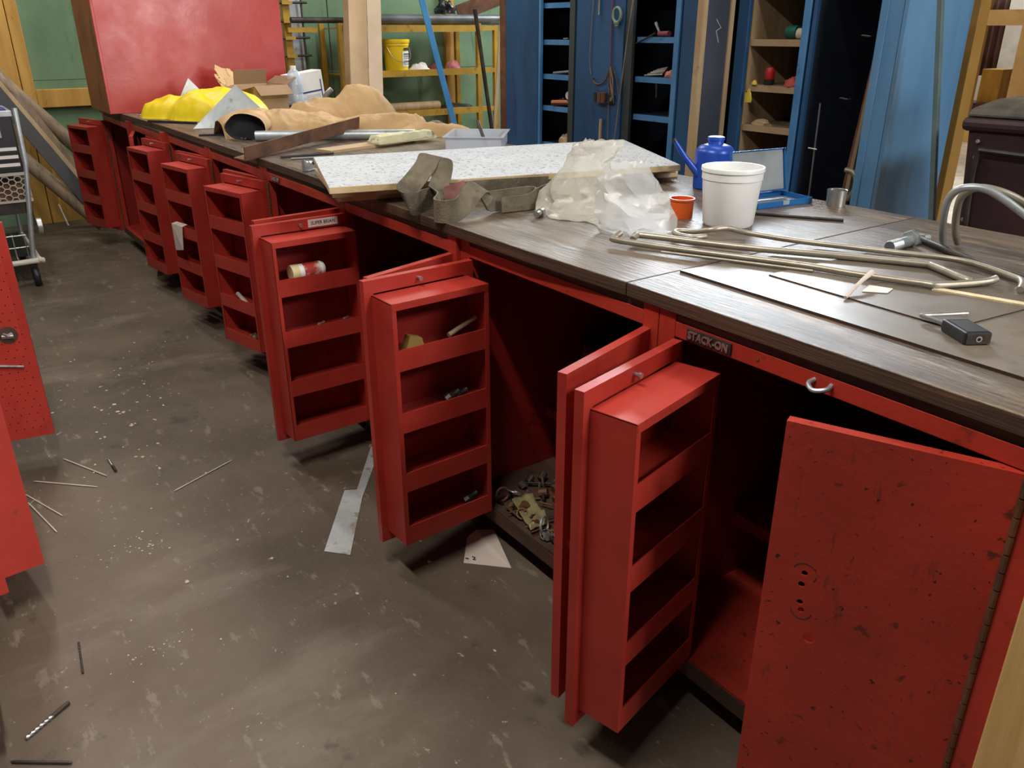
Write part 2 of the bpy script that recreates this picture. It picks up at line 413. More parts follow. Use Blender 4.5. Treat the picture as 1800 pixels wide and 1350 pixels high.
def rack_door(cab, ang, rack=True, hook=True, mt=None, x=None):
    d = obj('door', mesh_once('rack_door_pan', lambda: pan_door(1), mt or RED), None, cab)
    d.location = (CW - .047 if x is None else x, .004, 0); d.rotation_euler = (0, 0, R_(180 - ang))
    obj('hinge', mesh_once('piano_hinge', hinge_mesh, RUST), None, d)
    if rack:
        for xx in (RX0, RX1 - .0025): obj('rack_side', mesh_once('rack_side_%.3f' % xx, lambda: rack_side(xx), REDRACK), None, d)
        for xx in (RX0 + .0001, RX1 - .0131): obj('rack_stile', mesh_once('rack_stile_%.3f' % xx, lambda: rack_stile(xx), REDRACK), None, d)
        obj('rack_top', mesh_once('rack_top', lambda: rack_cap(RZ1, True), REDRACK), None, d)
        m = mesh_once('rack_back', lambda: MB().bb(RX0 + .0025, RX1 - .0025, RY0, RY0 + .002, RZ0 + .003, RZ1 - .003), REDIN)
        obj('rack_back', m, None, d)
        for z in (.624, .454, .282, .1205):
            s = obj('rack_shelf', mesh_once('rack_shelf', rack_shelf, REDRACK), None, d); s.location = (0, 0, z)
        if hook:
            m = mesh_once('hook_pin', lambda: MB().tube([(.17, .019, .822), (.17, .034, .822)], .004, 8).lathe([(.006, .031), (.006, .036)], 8, M=Matrix.Translation((.17, 0, .822)) @ Matrix.Rotation(-pi / 2, 4, 'X')), STEEL)
            obj('hook_pin', m, None, d)
    return d


def plain_door(cab, ang, mt=None, mesh=None, knob=True):
    d = obj('door', mesh or mesh_once('plain_door_pan', lambda: pan_door(-1), mt or RED), None, cab)
    if mt and not mesh and mt is not RED:
        d.data = d.data.copy(); d.data.materials[0] = mt
    d.location = (.047, -.016, 0); d.rotation_euler = (0, 0, R_(ang))
    h = obj('hinge', mesh_once('piano_hinge', hinge_mesh, RUST), None, d); h.location = (0, .02, 0)
    if knob:
        k = obj('lock', mesh_once('cam_lock', lambda: MB().lathe([(.011, 0), (.011, .003), (.009, .006)], 16, M=Matrix.Translation((.29, .0201, .46)) @ Matrix.Rotation(-pi / 2, 4, 'X')), STEEL), None, d)
    return d


def cabinet(x, y, rot, label):
    t = thing('tool_cabinet', label, 'cabinet', (x, y, 0), rot, 'red steel tool cabinets')
    def P(n, key, fn, mt, **k): return obj(n, mesh_once(key, fn, mt), None, t, **k)
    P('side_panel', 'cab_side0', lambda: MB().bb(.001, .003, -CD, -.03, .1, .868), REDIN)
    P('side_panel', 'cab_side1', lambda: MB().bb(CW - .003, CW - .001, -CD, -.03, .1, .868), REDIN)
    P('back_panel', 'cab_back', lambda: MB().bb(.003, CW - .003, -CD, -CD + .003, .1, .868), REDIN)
    P('bottom_panel', 'cab_bottom_brown' if 'fittings' in label else 'cab_bottom', lambda: MB().bb(.003, CW - .003, -CD + .003, -.002, .108, .114), KICK if 'fittings' in label else REDDIRT)  # darker brown floor in the fittings cabinet
    P('bottom_rail', 'cab_brail', lambda: MB().bb(.045, CW - .045, -.03, -.001, .066, .108), KICK)
    P('top_panel', 'cab_top', lambda: MB().bb(.003, CW - .003, -CD + .003, -.035, .862, .866), REDIN)
    P('stile', 'cab_stile0', lambda: MB().bb(.001, .045, -.03, 0, .066, .889), REDFRAME, bevel=.002)
    P('stile', 'cab_stile1', lambda: MB().bb(CW - .045, CW - .001, -.03, 0, .066, .889), REDFRAME, bevel=.002)
    P('top_rail', 'cab_rail', lambda: MB().bb(.045, CW - .045, -.03, -.001, .840, .872).bb(.045, CW - .045, -.05, -.03, .84, .843), REDFRAME, bevel=.002)
    P('kick_plate', 'cab_kick', lambda: MB().bb(.001, CW - .001, -.08, -.055, 0, .066), KICK)
    return t


X0 = .346
UN = 'ABCDEFGH'
YO = dict(A=0, B=0, C=.012, D=.004, E=.004, F=.006, G=.03, H=.045)
LBL = dict(
    A='nearest red steel cabinet with metal nameplate and scratched right door ajar',
    B='red steel cabinet holding loose metal fittings, second from the near end',
    C='red steel cabinet whose shelved door carries a white name label',
    D='red steel cabinet beneath the near end of the white ceiling tiles',
    E='red steel cabinet beneath the rusty angle iron, fifth from near end',
    F='red steel cabinet beneath the tan jacket cuff and triangular metal sheet',
    G='red steel cabinet beneath the yellow rain jacket, next to last',
    H='farthest red steel cabinet beneath the big pinkish red box')
CAB = {}
for i, u in enumerate(UN): CAB[u] = cabinet(X0 + i * CW, YO[u], 0, LBL[u])
LA = dict(A=76, B=87.4, C=88.5, D=167, E=170, F=171, H=164)
RD = {}
for u, a in LA.items(): RD[u] = rack_door(CAB[u], a)
rack_door(CAB['G'], 15, rack=False, mt=RED)
RA = dict(B=107, C=106, D=96, E=9, F=10, G=0)
for u, a in RA.items(): plain_door(CAB[u], a)


def drilled_door():
    """the scuffed door with its drilled holes cut through the skin"""
    pan = pan_door(-1); skin = MB(); skin.v = pan.v[:8]; skin.f = pan.f[:6]; skin.m = pan.m[:6]
    rest = MB(); rest.v = pan.v[8:]; rest.f = [tuple(i - 8 for i in f) for f in pan.f[6:]]; rest.m = pan.m[6:]
    o = obj('tmp', skin, REDDIRT); cut = MB()
    for x, z, r in ((.262, .575, .005), (.264, .552, .0055), (.262, .517, .005), (.258, .502, .005), (.238, .452, .0105)):
        cut.lathe([(r, -.02), (r, .06)], 20, M=Matrix.Translation((x, 0, z)) @ Matrix.Rotation(-pi / 2, 4, 'X'))
    k = obj('tmpcut', cut, REDDIRT)
    b = o.modifiers.new('b', 'BOOLEAN'); b.object = k; b.operation = 'DIFFERENCE'; b.solver = 'EXACT'
    bpy.context.view_layer.update()
    dg = bpy.context.evaluated_depsgraph_get(); me = bpy.data.meshes.new_from_object(o.evaluated_get(dg))
    bpy.data.objects.remove(o); bpy.data.objects.remove(k)
    bm = bmesh.new(); bm.from_mesh(me); bm.from_mesh(rest.mesh('rest', [REDDIRT])); bm.to_mesh(me); bm.free()
    return me


dA = plain_door(CAB['A'], 22.7, mesh=drilled_door(), knob=False)
for (hx, hz, hr, t0, t1) in ((.262, .575, .019, 20, 160), (.262, .575, .019, 185, 215), (.258, .502, .017, 190, 350)):
    obj('scribe_mark', MB().tube([(hx + hr * cos(R_(t0 + (t1 - t0) * k / 10)), .0202, hz + hr * sin(R_(t0 + (t1 - t0) * k / 10))) for k in range(11)], .0006, 5), INK, dA)
# brand plate, hasp staple and plugs on the near rail
pl = obj('nameplate', MB().bb(-.055, .055, 0, .004, -.013, .013), DARKST, CAB['A'], bevel=.003); pl.location = (.963 - X0, -.001, .856); pl.rotation_euler = (0, 0, 0)
tm = text_mesh('STACK-ON', .024, .0015, .0006); tm.materials.append(STEEL)
tx = obj('lettering', tm, None, pl); tx.location = (0, .0045, 0); tx.rotation_euler = (pi / 2, 0, pi); tx.scale = (.82, .9, 1)
st = obj('hasp_staple', MB().tube(smooth_path([(-.016, 0, 0), (-.017, .016, -.004), (0, .026, -.008), (.017, .016, -.004), (.016, 0, 0)], 5), .0042, 8), GALV, CAB['A'], smooth=True); st.location = (.716 - X0, -.003, .859)
obj('rust_spot_plug', MB().lathe([(.004, 0), (.004, .002)], 10, M=Matrix.Translation((.85 - X0, -.0015, .858)) @ Matrix.Rotation(-pi / 2, 4, 'X')), COPPER, CAB['A'])
pl2 = obj('nameplate', MB().bb(-.04, .04, 0, .004, -.011, .011), DARKST, CAB['D'], bevel=.003); pl2.location = (.61, -.001, .856)
tm2 = text_mesh('STACK-ON', .02, .001, .0008); tm2.materials.append(STEEL)
tx2 = obj('lettering', tm2, None, pl2); tx2.location = (0, .0045, 0); tx2.rotation_euler = (pi / 2, 0, pi); tx2.scale = (.75, .95, 1)
# printed name label on the door of the third cabinet (inner lip of the pan)
nl = obj('name_label', MB().bb(-.052, .052, 0, .0008, -.0125, .0125), LABELW, CAB['C'])
dC = RD['C']; nl.parent = dC; nl.location = (.088, .0203, .8215)
tm3 = text_mesh('SUPER BRIAN', .0155, .0002, .0001); tm3.materials.append(INK)
tx3 = obj('name_lettering', tm3, None, dC); tx3.location = (.088, .0214, .8215); tx3.rotation_euler = (pi / 2, 0, pi); tx3.scale = (.92, 1, 1)
# second row on the other side of the aisle
OPP = cabinet(3.14, 1.27, pi, 'red steel cabinet across the aisle with perforated open door')
rack_door(OPP, 172)
dO = plain_door(OPP, 81, knob=False, mt=REDRACK)
m = MB()
for i in range(11):
    for j in range(27):
        m.lathe([(.0022, -.0004), (.0022, .0001)], 6, M=Matrix.Translation((.035 + i * .0255 + (j % 2) * .0127, 0, .125 + j * .0262)) @ Matrix.Rotation(pi / 2, 4, 'X'))
obj('inner_skin', MB().bb(.004, .321, .0002, .003, .094, .834), REDRACK, dO)
o = obj('perforation', m, HOLE, dO); o['kind'] = 'stuff'
obj('lock_recess', MB().lathe([(.030, -.0006), (.030, .0004)], 24, M=Matrix.Translation((.262, 0, .468)) @ Matrix.Rotation(pi / 2, 4, 'X')), KICK, dO)
obj('lock_body', MB().tube([(.245, -.006, .467), (.279, -.008, .465)], [.008, .008], 12).tube([(.25, -.004, .474), (.262, -.012, .47), (.275, -.004, .473)], .006, 8), STEEL, dO, smooth=True)
obj('latch_bar', MB().tube([(.195, -.007, .373), (.285, -.007, .355)], .004, 8), GALV, dO, smooth=True)
OPP2 = cabinet(2.39, 1.27, pi, 'red steel cabinet across the aisle nearest the camera, doors shut')
rack_door(OPP2, 0, rack=False); plain_door(OPP2, 0)
for k, (x0, x1) in enumerate(((1.62, 3.16),)):
    tag(obj('worktop', MB().bb(x0, x1, 1.265, 2.25, .89, .925, 0), WOODTOP, bevel=.003, loc=None), 'dark wooden worktop over the cabinets across the aisle', 'worktop')

# drawer chests standing on the inner shelves
for u, lab in (('A', 'red drawer chest deep inside the nearest cabinet'), ('B', 'red drawer chest inside the cabinet with yellow straps on it')):
    cx = X0 + UN.index(u) * CW
    obj('inner_shelf', MB().bb(.004, CW - .004, -.94, -.30, .30, .306).bb(.004, CW - .004, -.303, -.30, .275, .30), REDFRAME, CAB[u])
    ch = thing('drawer_chest', lab, 'drawer chest', (cx + .36, -.42, .3065))
    obj('case', MB().bb(-.30, .30, -.4, .05, 0, .215), REDIN, ch, bevel=.003)
    for k in range(4):
        z = .012 + k * .05
        d = obj('drawer', MB().bb(-.285, .285, .05, .066, z, z + .043), RED, ch, bevel=.002)
        obj('drawer_pull', MB().bb(-.26, .26, .066, .073, z + .033, z + .038), STEEL if k == 0 else DARKST, d)


# ------------------------------------------------------------------ worktop
def edge(x):   # front edge line of the bench, gently bowed
    return .008 + (.012 if 1.4 < x < 2.6 else 0) + max(0, x - 4.9) * .035


def top_panel(x0, x1, lab, z=.92):
    n = 6; poly = [(x0 + (x1 - x0) * i / n, edge(x0 + (x1 - x0) * i / n)) for i in range(n + 1)] + [(x1, -1.065), (x0, -1.065)]
    m = MB(); m.prism(poly, .8905, z, 1, top=0)
    return tag(obj('worktop', m, [WOODTOP, WOODEDGE], loc=((x0 + x1) / 2, -.5, .8905), bevel=.002), lab, 'worktop', 'worktop panels of the long bench')


top_panel(.255, 1.185, 'scuffed wooden worktop panel at the near end, under the steel sheets')
top_panel(1.188, 3.20, 'wooden worktop panel under the white tub and ceiling tiles')
top_panel(3.203, 6.34, 'wooden worktop panel at the far end under the jackets')
# bearer strips between cabinets and worktop
BEAR = ('the nearest cabinet', 'the cabinet of loose fittings', 'the cabinet with the name label', 'the cabinet below the tiles', 'the cabinet below the angle iron', 'the cabinet below the jacket cuff', 'the cabinet below the yellow jacket', 'the farthest cabinet')
for x0, x1 in ((.395, 1.05), (1.143, 1.8), (1.893, 2.55), (2.643, 3.3), (3.393, 4.05), (4.143, 4.8), (4.893, 5.55), (5.643, 6.3)):
    y0 = YO[UN[int((x0 - X0) / CW)]]
    m = MB(); m.bb(x0, x1, y0 - .045, y0 - .004, .8722, .8903)
    tag(obj('bearer_strip', m, WOODEDGE, loc=((x0 + x1) / 2, y0 - .02, .8722)), 'dark timber bearer strip above the rail of ' + BEAR[int((x0 - X0) / CW)], 'timber strip', 'bearer strips under the worktop')
m = MB(); m.bb(.256, .334, .012, .055, 0, .888, M=Matrix.Translation((0, 0, 0)) @ Matrix.Shear('XY', 4, (-.05, 0)) if False else None)
tag(obj('pine_post', m, PINE, loc=(.295, .03, 0), bevel=.003), 'fresh pine post at the near end of the bench', 'post')
# steel sheets lying on the near panel
m = MB(); m.prism([(.262, -.112), (1.174, -.134), (1.10, -.62), (.262, -.60)], .9203, .9255, 1, top=0)
tag(obj('steel_sheet', m, [SHEET, SHEETEDGE], loc=(.7, -.3, .9203)), 'large dull steel sheet lying flat under the padlock', 'metal sheet')
m = MB(); m.prism([(.64, -.235), (1.036, -.252), (1.02, -.60), (.60, -.595)], .9257, .9282, 1, top=0)
tag(obj('steel_sheet', m, [SHEET, SHEETEDGE], loc=(.8, -.4, .9257)), 'thinner steel sheet lying on the larger one, under the rods', 'metal sheet')

# ------------------------------------------------------------------ things on the worktop
ZT = .9203
# ceiling tiles
for k, (poly, z, lab) in enumerate((
        ([(2.86, -.02), (2.60, -1.04), (2.04, -1.02), (2.32, .135)], .9206, 'lowest white ceiling tile of the stack, sticking out at the front corner'),
        ([(2.86, -.03), (2.56, -1.17), (2.015, -.985), (2.285, .165)], .9412, 'middle white ceiling tile of the stack'),
        ([(2.845, -.014), (2.565, -1.24), (1.945, -.93), (2.24, .192)], .9618, 'topmost speckled white ceiling tile of the stack'))):
    m = MB(); m.prism(poly, z, z + .0195, 1, top=0)
    tag(obj('ceiling_tile', m, [TILE, TILEEDGE], loc=(2.4, -.5, z), bevel=.0015), lab, 'ceiling tile', 'stacked ceiling tiles')
m = MB(); m.bb(-.24, .24, -.05, .05, 0, .012)
o = tag(obj('hardboard_strip', m, CARD), 'tan fibreboard strip lying behind the ceiling tiles', 'board'); o.location = (3.42, -.50, ZT); o.rotation_euler = (0, 0, R_(-75))


# webbing sling in loose loops: one continuous strap
def strap_seg(pts, wids, n=7):
    P = smooth_path(pts, n); Wd = smooth_path(wids, n); return P, Wd


m = MB()
w = .030
P, Wd = strap_seg([(2.03, -.44, .951), (2.10, -.18, .951), (2.06, -.02, .951), (2.02, .03, .951), (2.02, .06, .956), (2.06, .045, .975), (2.10, -.01, 1.0), (2.14, -.07, 1.03), (2.16, -.10, 1.052), (2.135, -.125, 1.045), (2.10, -.10, 1.005), (2.06, -.055, .965)],
                  [(0, 0, w), (0, 0, w), (0, 0, w), (.004, .0, w), (.008, .008, w), (.016, .014, .022), (.022, .016, .014), (.026, .018, .008), (.024, .02, .008), (.024, .02, .004), (.024, .016, .010), (.018, .012, .022)])
m.ribbon(P, Wd, .005)
P, Wd = strap_seg([(2.06, -.055, .965), (1.99, -.03, .953), (1.93, .025, .95), (1.895, .03, .95), (1.875, -.005, .951), (1.895, -.05, .963), (1.92, -.09, .985), (1.93, -.12, .994), (1.925, -.135, .980), (1.91, -.115, .962), (1.92, -.17, .952), (1.925, -.24, .951), (1.915, -.285, .952), (1.895, -.29, .950), (1.885, -.25, .945), (1.895, -.17, .944)],
                  [(.018, .012, .022), (.006, .006, .028), (0, 0, w), (0, 0, w), (.002, .002, w), (.010, .010, .026), (.018, .014, .018), (.018, .016, .014), (.016, .016, .016), (.008, .010, .025), (.002, .004, .030), (0, .002, .030), (0, 0, .030), (0, 0, .028), (.002, 0, .022), (.002, 0, .020)])
m.ribbon(P, Wd, .005)
st = thing('webbing_sling', 'frayed grey lifting sling lying in loops before the tiles', 'strap', (1.95, -.05, ZT))
obj('webbing', MB().add([tuple(Vector(v) - Vector((1.95, -.05, ZT))) for v in m.v], m.f), STRAP, st, smooth=True, angle=50)
m = MB(); P, Wd = strap_seg([(2.045, -.075, .957), (2.03, -.10, .965), (2.02, -.13, .975)], [(.002, 0, .026), (.004, 0, .026), (.004, 0, .025)])
m.ribbon(P, Wd, .006); m.v = [tuple(Vector(v) - Vector((1.95, -.05, ZT))) for v in m.v]
obj('stitched_label', m, mat('maroon_label', c(120, 72, 70), c(150, 110, 100), 20, .8), st)
m = MB(); P, Wd = strap_seg([(1.92, -.30, .945), (1.99, -.42, .944), (1.985, -.56, .944), (1.93, -.70, .944)], [(0, 0, .0235)] * 4)
m.ribbon(P, Wd, .005); m.v = [tuple(Vector(v) - Vector((1.95, -.05, ZT))) for v in m.v]
obj('webbing_tail', m, STRAP, st, smooth=True, angle=50)

# socket
sk = thing('socket', 'small steel wrench socket lying beside the sling', 'socket', (1.795, -.228, ZT), R_(-57))
obj('barrel', MB().tube([(-.022, 0, .011), (.004, 0, .011)], .0085, 14).tube([(.004, 0, .011), (.022, 0, .011)], .011, 14), STEEL, sk, smooth=True)
obj('bore', MB().tube([(.0218, 0, .011), (.0224, 0, .011)], .008, 12), HOLE, sk)


# plastic bags: lofted crumpled film
def bag(name, rings, mt, lab, seed, nz=.016, n=22):
    base = Vector((rings[0][0], rings[0][1], ZT)); vs = []; fs = []; L = []
    for i in range(len(rings) - 1):
        for k in range(3):
            t = k / 3; L.append([a + (b - a) * t for a, b in zip(rings[i], rings[i + 1])])
    L.append(list(rings[-1])); rnd = random.Random(seed)
    for i, (cx, cy, z, rx, ry, ro) in enumerate(L):
        for j in range(n):
            th = 2 * pi * (j + .5 * (i % 2)) / n
            x = rx * cos(th); y = ry * sin(th)
            p = Vector((cx + x * cos(ro) - y * sin(ro), cy + x * sin(ro) + y * cos(ro), z))
            d = Vector((cos(th + ro), sin(th + ro), 0)); amp = min(1, (rx + ry) / .09)
            p += d * nz * amp * ((1 - abs(noise.noise(p * 19 + Vector((seed, 0, 0)))) * 2.6) * .8 + rnd.uniform(-.35, .35)) * (1 if i else .3)
            if i: p.z += rnd.uniform(-1, 1) * .006
            p.z = max(p.z, ZT + .0004); vs.append(tuple(p - base))
    for i in range(len(L) - 1):
        for j in range(n):
            j2 = (j + 1) % n; a_, b_, c_, d_ = i * n + j, i * n + j2, (i + 1) * n + j2, (i + 1) * n + j
            fs += [(a_, b_, c_), (a_, c_, d_)] if i % 2 else [(a_, b_, d_), (b_, c_, d_)]
    fs.append(tuple(range(n))[::-1])
    m = MB(); m.add(vs, fs)
    o = obj(name, m, mt, None, smooth=True, angle=32, sub=0); o.location = base
    return tag(o, lab, 'plastic bag')


bag('plastic_bag', [(1.78, -.35, ZT, .07, .12, -.95), (1.80, -.365, .95, .06, .105, -.95), (1.82, -.39, 1.0, .045, .085, -.95), (1.84, -.435, 1.05, .03, .06, -.95), (1.848, -.475, 1.085, .016, .062, -.95), (1.855, -.51, 1.10, .004, .05, -.95)], BAGP,
    'crumpled dirty clear plastic bag leaning behind the other bag', 3)
bag('plastic_bag', [(1.50, -.315, ZT, .045, .094, -.72), (1.505, -.318, .94, .052, .097, -.72), (1.52, -.318, .98, .045, .092, -.72), (1.53, -.315, 1.02, .034, .080, -.72), (1.545, -.312, 1.06, .02, .062, -.72), (1.552, -.318, 1.092, .004, .042, -.72)], BAGP2,
    'clear plastic bag standing between the sling and orange cup', 11, .013)
# loose skirt of film in front of the bags
m = MB()
def skirt(u, v):
    x = 1.80 - .22 * u; y = -.255 - .02 * u - .085 * v + .02 * sin(u * 7)
    z = ZT + .002 + (.045 * v * v) * (.6 + .4 * sin(u * 9 + 1)) + .006 * noise.noise(Vector((u * 9, v * 9, 3)))
    return (x, y, max(z, ZT + .0006))
m.grid(skirt, 24, 10)
tag(obj('film_scrap', m, BAGP, loc=(1.7, -.28, ZT), smooth=True, solid=.0006, angle=60), 'loose scrap of clear film spread before the bags', 'plastic film')

# orange cup
m = MB(); m.lathe([(.0, .003), (.029, .003), (.0315, .052), (.0345, .052), (.0345, .047), (.032, .047), (.0305, 0), (0, 0)], 32, capb=False, capt=False)
o = tag(obj('plastic_cup', m, ORANGE, smooth=True), 'small orange plastic cup beside the white tub', 'cup'); o.location = (1.567, -.545, ZT)
# small maroon box behind the cup
m = MB(); m.bb(-.05, .05, -.02, .02, 0, .018, 0, top=1)
o = tag(obj('small_box', m, [mat('maroon_card', c(132, 58, 56), None, 5, .7), PAPERP], bevel=.002), 'flat maroon and white box behind the orange cup', 'box'); o.location = (1.70, -.60, ZT); o.rotation_euler = (0, 0, R_(-58))
# white tub
m = MB(); m.lathe([(0, .004), (.062, .004), (.0765, .150), (.0795, .150), (.0805, .146), (.0805, .140), (.0775, .137), (.0775, .120), (.0755, .118), (.0655, .006), (.0615, 0), (0, 0)], 48, capb=False, capt=False)
o = tag(obj('plastic_tub', m, WHITEP, smooth=True), 'white plastic tub standing empty on the bench', 'tub'); o.location = (1.432, -.580, ZT)
# blue oil can
oc = thing('oil_can', 'blue oil can with long spout behind the white tub', 'oil can', (1.825, -.955, ZT))
obj('body', MB().lathe([(.058, 0), (.062, .004), (.062, .112), (.060, .121), (.050, .132), (.032, .138), (.026, .139)], 36), OILBLUE, oc, smooth=True)
obj('cap', MB().lathe([(.0255, .138), (.0245, .141), (.0245, .150), (.027, .151), (.027, .160), (.022, .162)], 30), OILBLUE, oc, smooth=True)
obj('spout', MB().tube([(.015, .052, .045), (.05, .085, .10), (.075, .108, .148)], [.0125, .0095, .0062], 14), OILBLUE, oc, smooth=True)
obj('spout_tip', MB().tube([(.074, .1075, .1465), (.0775, .1105, .1525)], .0072, 14).tube([(.0775, .1105, .1525), (.078, .111, .1532)], .004, 10), DARKST, oc, smooth=True)
# blue hinged tin, lid up
tn = thing('hinged_tin', 'blue hinged tin lying open behind the white tub', 'tin', (1.552, -.905, ZT), R_(-8))
def tray_shell(w, d, h, t=.0016):
    m = MB(); m.bb(-w, w, -d, d, 0, t)
    m.bb(-w, w, d - t, d, t, h, 0); m.bb(-w, w, -d, -d + t, t, h, 0); m.bb(-w, -w + t, -d + t, d - t, t, h, 0); m.bb(w - t, w, -d + t, d - t, t, h, 0)
    return m
obj('base', tray_shell(.062, .105, .018), TINBLUE, tn, bevel=.002)
obj('liner', MB().bb(-.059, .059, -.102, .102, .0018, .004), TININ, tn)
ld = obj('lid', tray_shell(.062, .105, .012), TINBLUE, tn, bevel=.002); ld.location = (.070, 0, .0205); ld.rotation_euler = (0, R_(-78), 0)
ld.location = (.068, 0, .082)
lb = obj('lid_panel', MB().bb(-.058, .058, -.101, .101, .0018, .0035), mat('lid_steel', c(118, 124, 128), c(146, 150, 152), 5, .4, .4), tn); lb.location = (.068, 0, .082); lb.rotation_euler = (0, R_(-78), 0)
obj('clasp', MB().bb(-.0645, -.062, -.012, .012, .006, .017), GALV, tn)
# tin cup at the back edge
m = MB(); m.lathe([(0, .003), (.024, .003), (.026, .046), (.028, .047), (.028, .044), (.026, 0), (0, 0)], 28, capb=False, capt=False)
o = tag(obj('tin_cup', m, STEEL, smooth=True), 'small steel cup at the back edge of the bench', 'cup'); o.location = (1.41, -1.02, ZT)


def rod(name, pts, r, mt, lab, cat='rod', group=None, n=5, z=0):
    P = smooth_path(pts, n); o = Vector(P[0])
    return tag(obj(name, MB().tube([p + Vector((0, 0, z)) for p in P], r, 10), mt, loc=tuple(o + Vector((0, 0, z))), smooth=True, angle=60), lab, cat, group)


RZ = .9362
rod('bent_rod', [(1.432, -.198, RZ + .012), (1.43, -.18, RZ + .004), (1.417, -.176, RZ), (1.259, -.235, RZ), (1.032, -.337, RZ), (.915, -.372, RZ), (.80, -.418, RZ), (.775, -.432, RZ), (.735, -.525, RZ), (.722, -.55, RZ + .006)], .0075, CONDUIT,
    'bent steel rod nearest the bench front edge, with an angled end', 'rod', 'bent steel rods on the bench')
rod('bent_rod', [(1.405, -.212, RZ), (1.413, -.232, RZ + .004), (1.405, -.254, RZ + .003), (1.205, -.359, RZ), (1.0, -.487, RZ), (.88, -.555, RZ), (.855, -.556, RZ), (.772, -.516, RZ), (.755, -.517, RZ - .002)], .0078, CONDUIT,
    'bent steel rod in the middle of the three, with hooked near end', 'rod', 'bent steel rods on the bench')
rod('bent_rod', [(1.325, -.376, RZ), (1.333, -.345, RZ), (1.365, -.332, RZ), (1.398, -.345, RZ), (1.400, -.366, RZ), (1.365, -.382, RZ + .002), (1.322, -.392, RZ + .014), (1.305, -.43, RZ + .016), (1.27, -.465, RZ + .006), (1.163, -.515, RZ), (.969, -.60, RZ), (.843, -.652, RZ), (.72, -.612, RZ), (.69, -.585, RZ), (.668, -.53, RZ)], .0065, CONDUIT,
    'bent steel rod with an eye loop beside the plastic bag', 'rod', 'bent steel rods on the bench')
rod('thin_rod', [(1.294, -.197, .9306), (1.137, -.272, .9306), (.99, -.335, .9318)], .0033, CONDUIT, 'thin straight rod lying along the nearest bent rod', 'rod')
rod('thin_rod', [(1.466, -.726, .9245), (1.267, -.85, .9245)], .0042, DARKST, 'dark thin rod lying behind the white tub', 'rod')
rod('hooked_tube', [(.968, -.805, .9285), (.965, -.785, .955), (.958, -.760, 1.0), (.945, -.742, 1.045), (.92, -.738, 1.070), (.88, -.752, 1.074), (.84, -.768, 1.055), (.79, -.785, 1.022), (.70, -.80, .965), (.64, -.81, .928)], .0085, GALV, 'curved steel tube arching up at the right, the nearer of two', 'tube', 'curved tubes at the right')
rod('hooked_tube', [(.95, -.835, .9285), (.948, -.81, .955), (.945, -.79, 1.0), (.935, -.775, 1.045), (.91, -.776, 1.068), (.87, -.79, 1.068), (.82, -.82, 1.045), (.74, -.85, .99), (.66, -.87, .928)], .0085, CONDUIT, 'rusty curved tube arching up behind the steel one', 'tube', 'curved tubes at the right')
rod('flat_bar', [(1.02, -.795, .929), (.85, -.70, .929), (.70, -.64, .929), (.55, -.57, .929)], .008, DARKST, 'dark steel bar running under the curved tubes', 'bar')
m = MB(); m.ribbon([(.775, -.425, .9295), (.70, -.445, .9295), (.55, -.485, .9295)], [(.002, .010, 0)] * 3, .004)
tag(obj('frayed_tape', m, mat('frayed_cream', c(214, 196, 150), c(236, 222, 186), 40, .9, 0, .4, 80), loc=(.7, -.44, .9283)), 'frayed cream strip lying at the tip of the bent rods', 'tape')
# galvanised bolt with nut
bo = thing('bolt', 'thick galvanised bolt lying before the curved tubes', 'bolt', (1.012, -.70, ZT), R_(-87))
obj('shank', MB().tube([(-.055, 0, .014), (.035, 0, .014)], .0125, 18), GALV, bo, smooth=True)
obj('thread', MB().lathe([(.0135 if i % 2 else .0125, .0 + i * .0022) for i in range(20)], 18, M=Matrix.Translation((-.055, 0, .014)) @ Matrix.Rotation(pi / 2, 4, 'Y')), GALV, bo)
obj('head', MB().lathe([(.021, 0), (.021, .014)], 6, M=Matrix.Translation((.035, 0, .0185)) @ Matrix.Rotation(pi / 2, 4, 'Y')), GALV, bo, bevel=.001)
ck = thing('clamp_jaw', 'zinc clamp piece with wings beyond the bolt', 'clamp', (1.03, -.81, ZT), R_(-80))
obj('wing', MB().prism([(-.05, -.006), (-.03, -.018), (.0, -.012), (.03, -.017), (.055, -.006), (.03, .006), (.0, .012), (-.03, .010)], .0, .008), GALV, ck, bevel=.002)
obj('boss', MB().lathe([(.011, .008), (.011, .017)], 6), GALV, ck)
# scraper
sc = thing('putty_knife', 'paint-crusted putty knife leaning over the bent rod', 'knife', (.845, -.24, ZT))
obj('handle', MB().tube([(.0, .005, .0092), (.018, -.072, .026), (.028, -.118, .032)], [.0035, .004, .0055], 8), PAPERP, sc, smooth=True)
m = MB(); m.prism([(.005, -.055), (-.03, -.085), (-.02, -.12), (.022, -.105)], .0088, .0098)
obj('paint_flake', m, PAPER, sc)
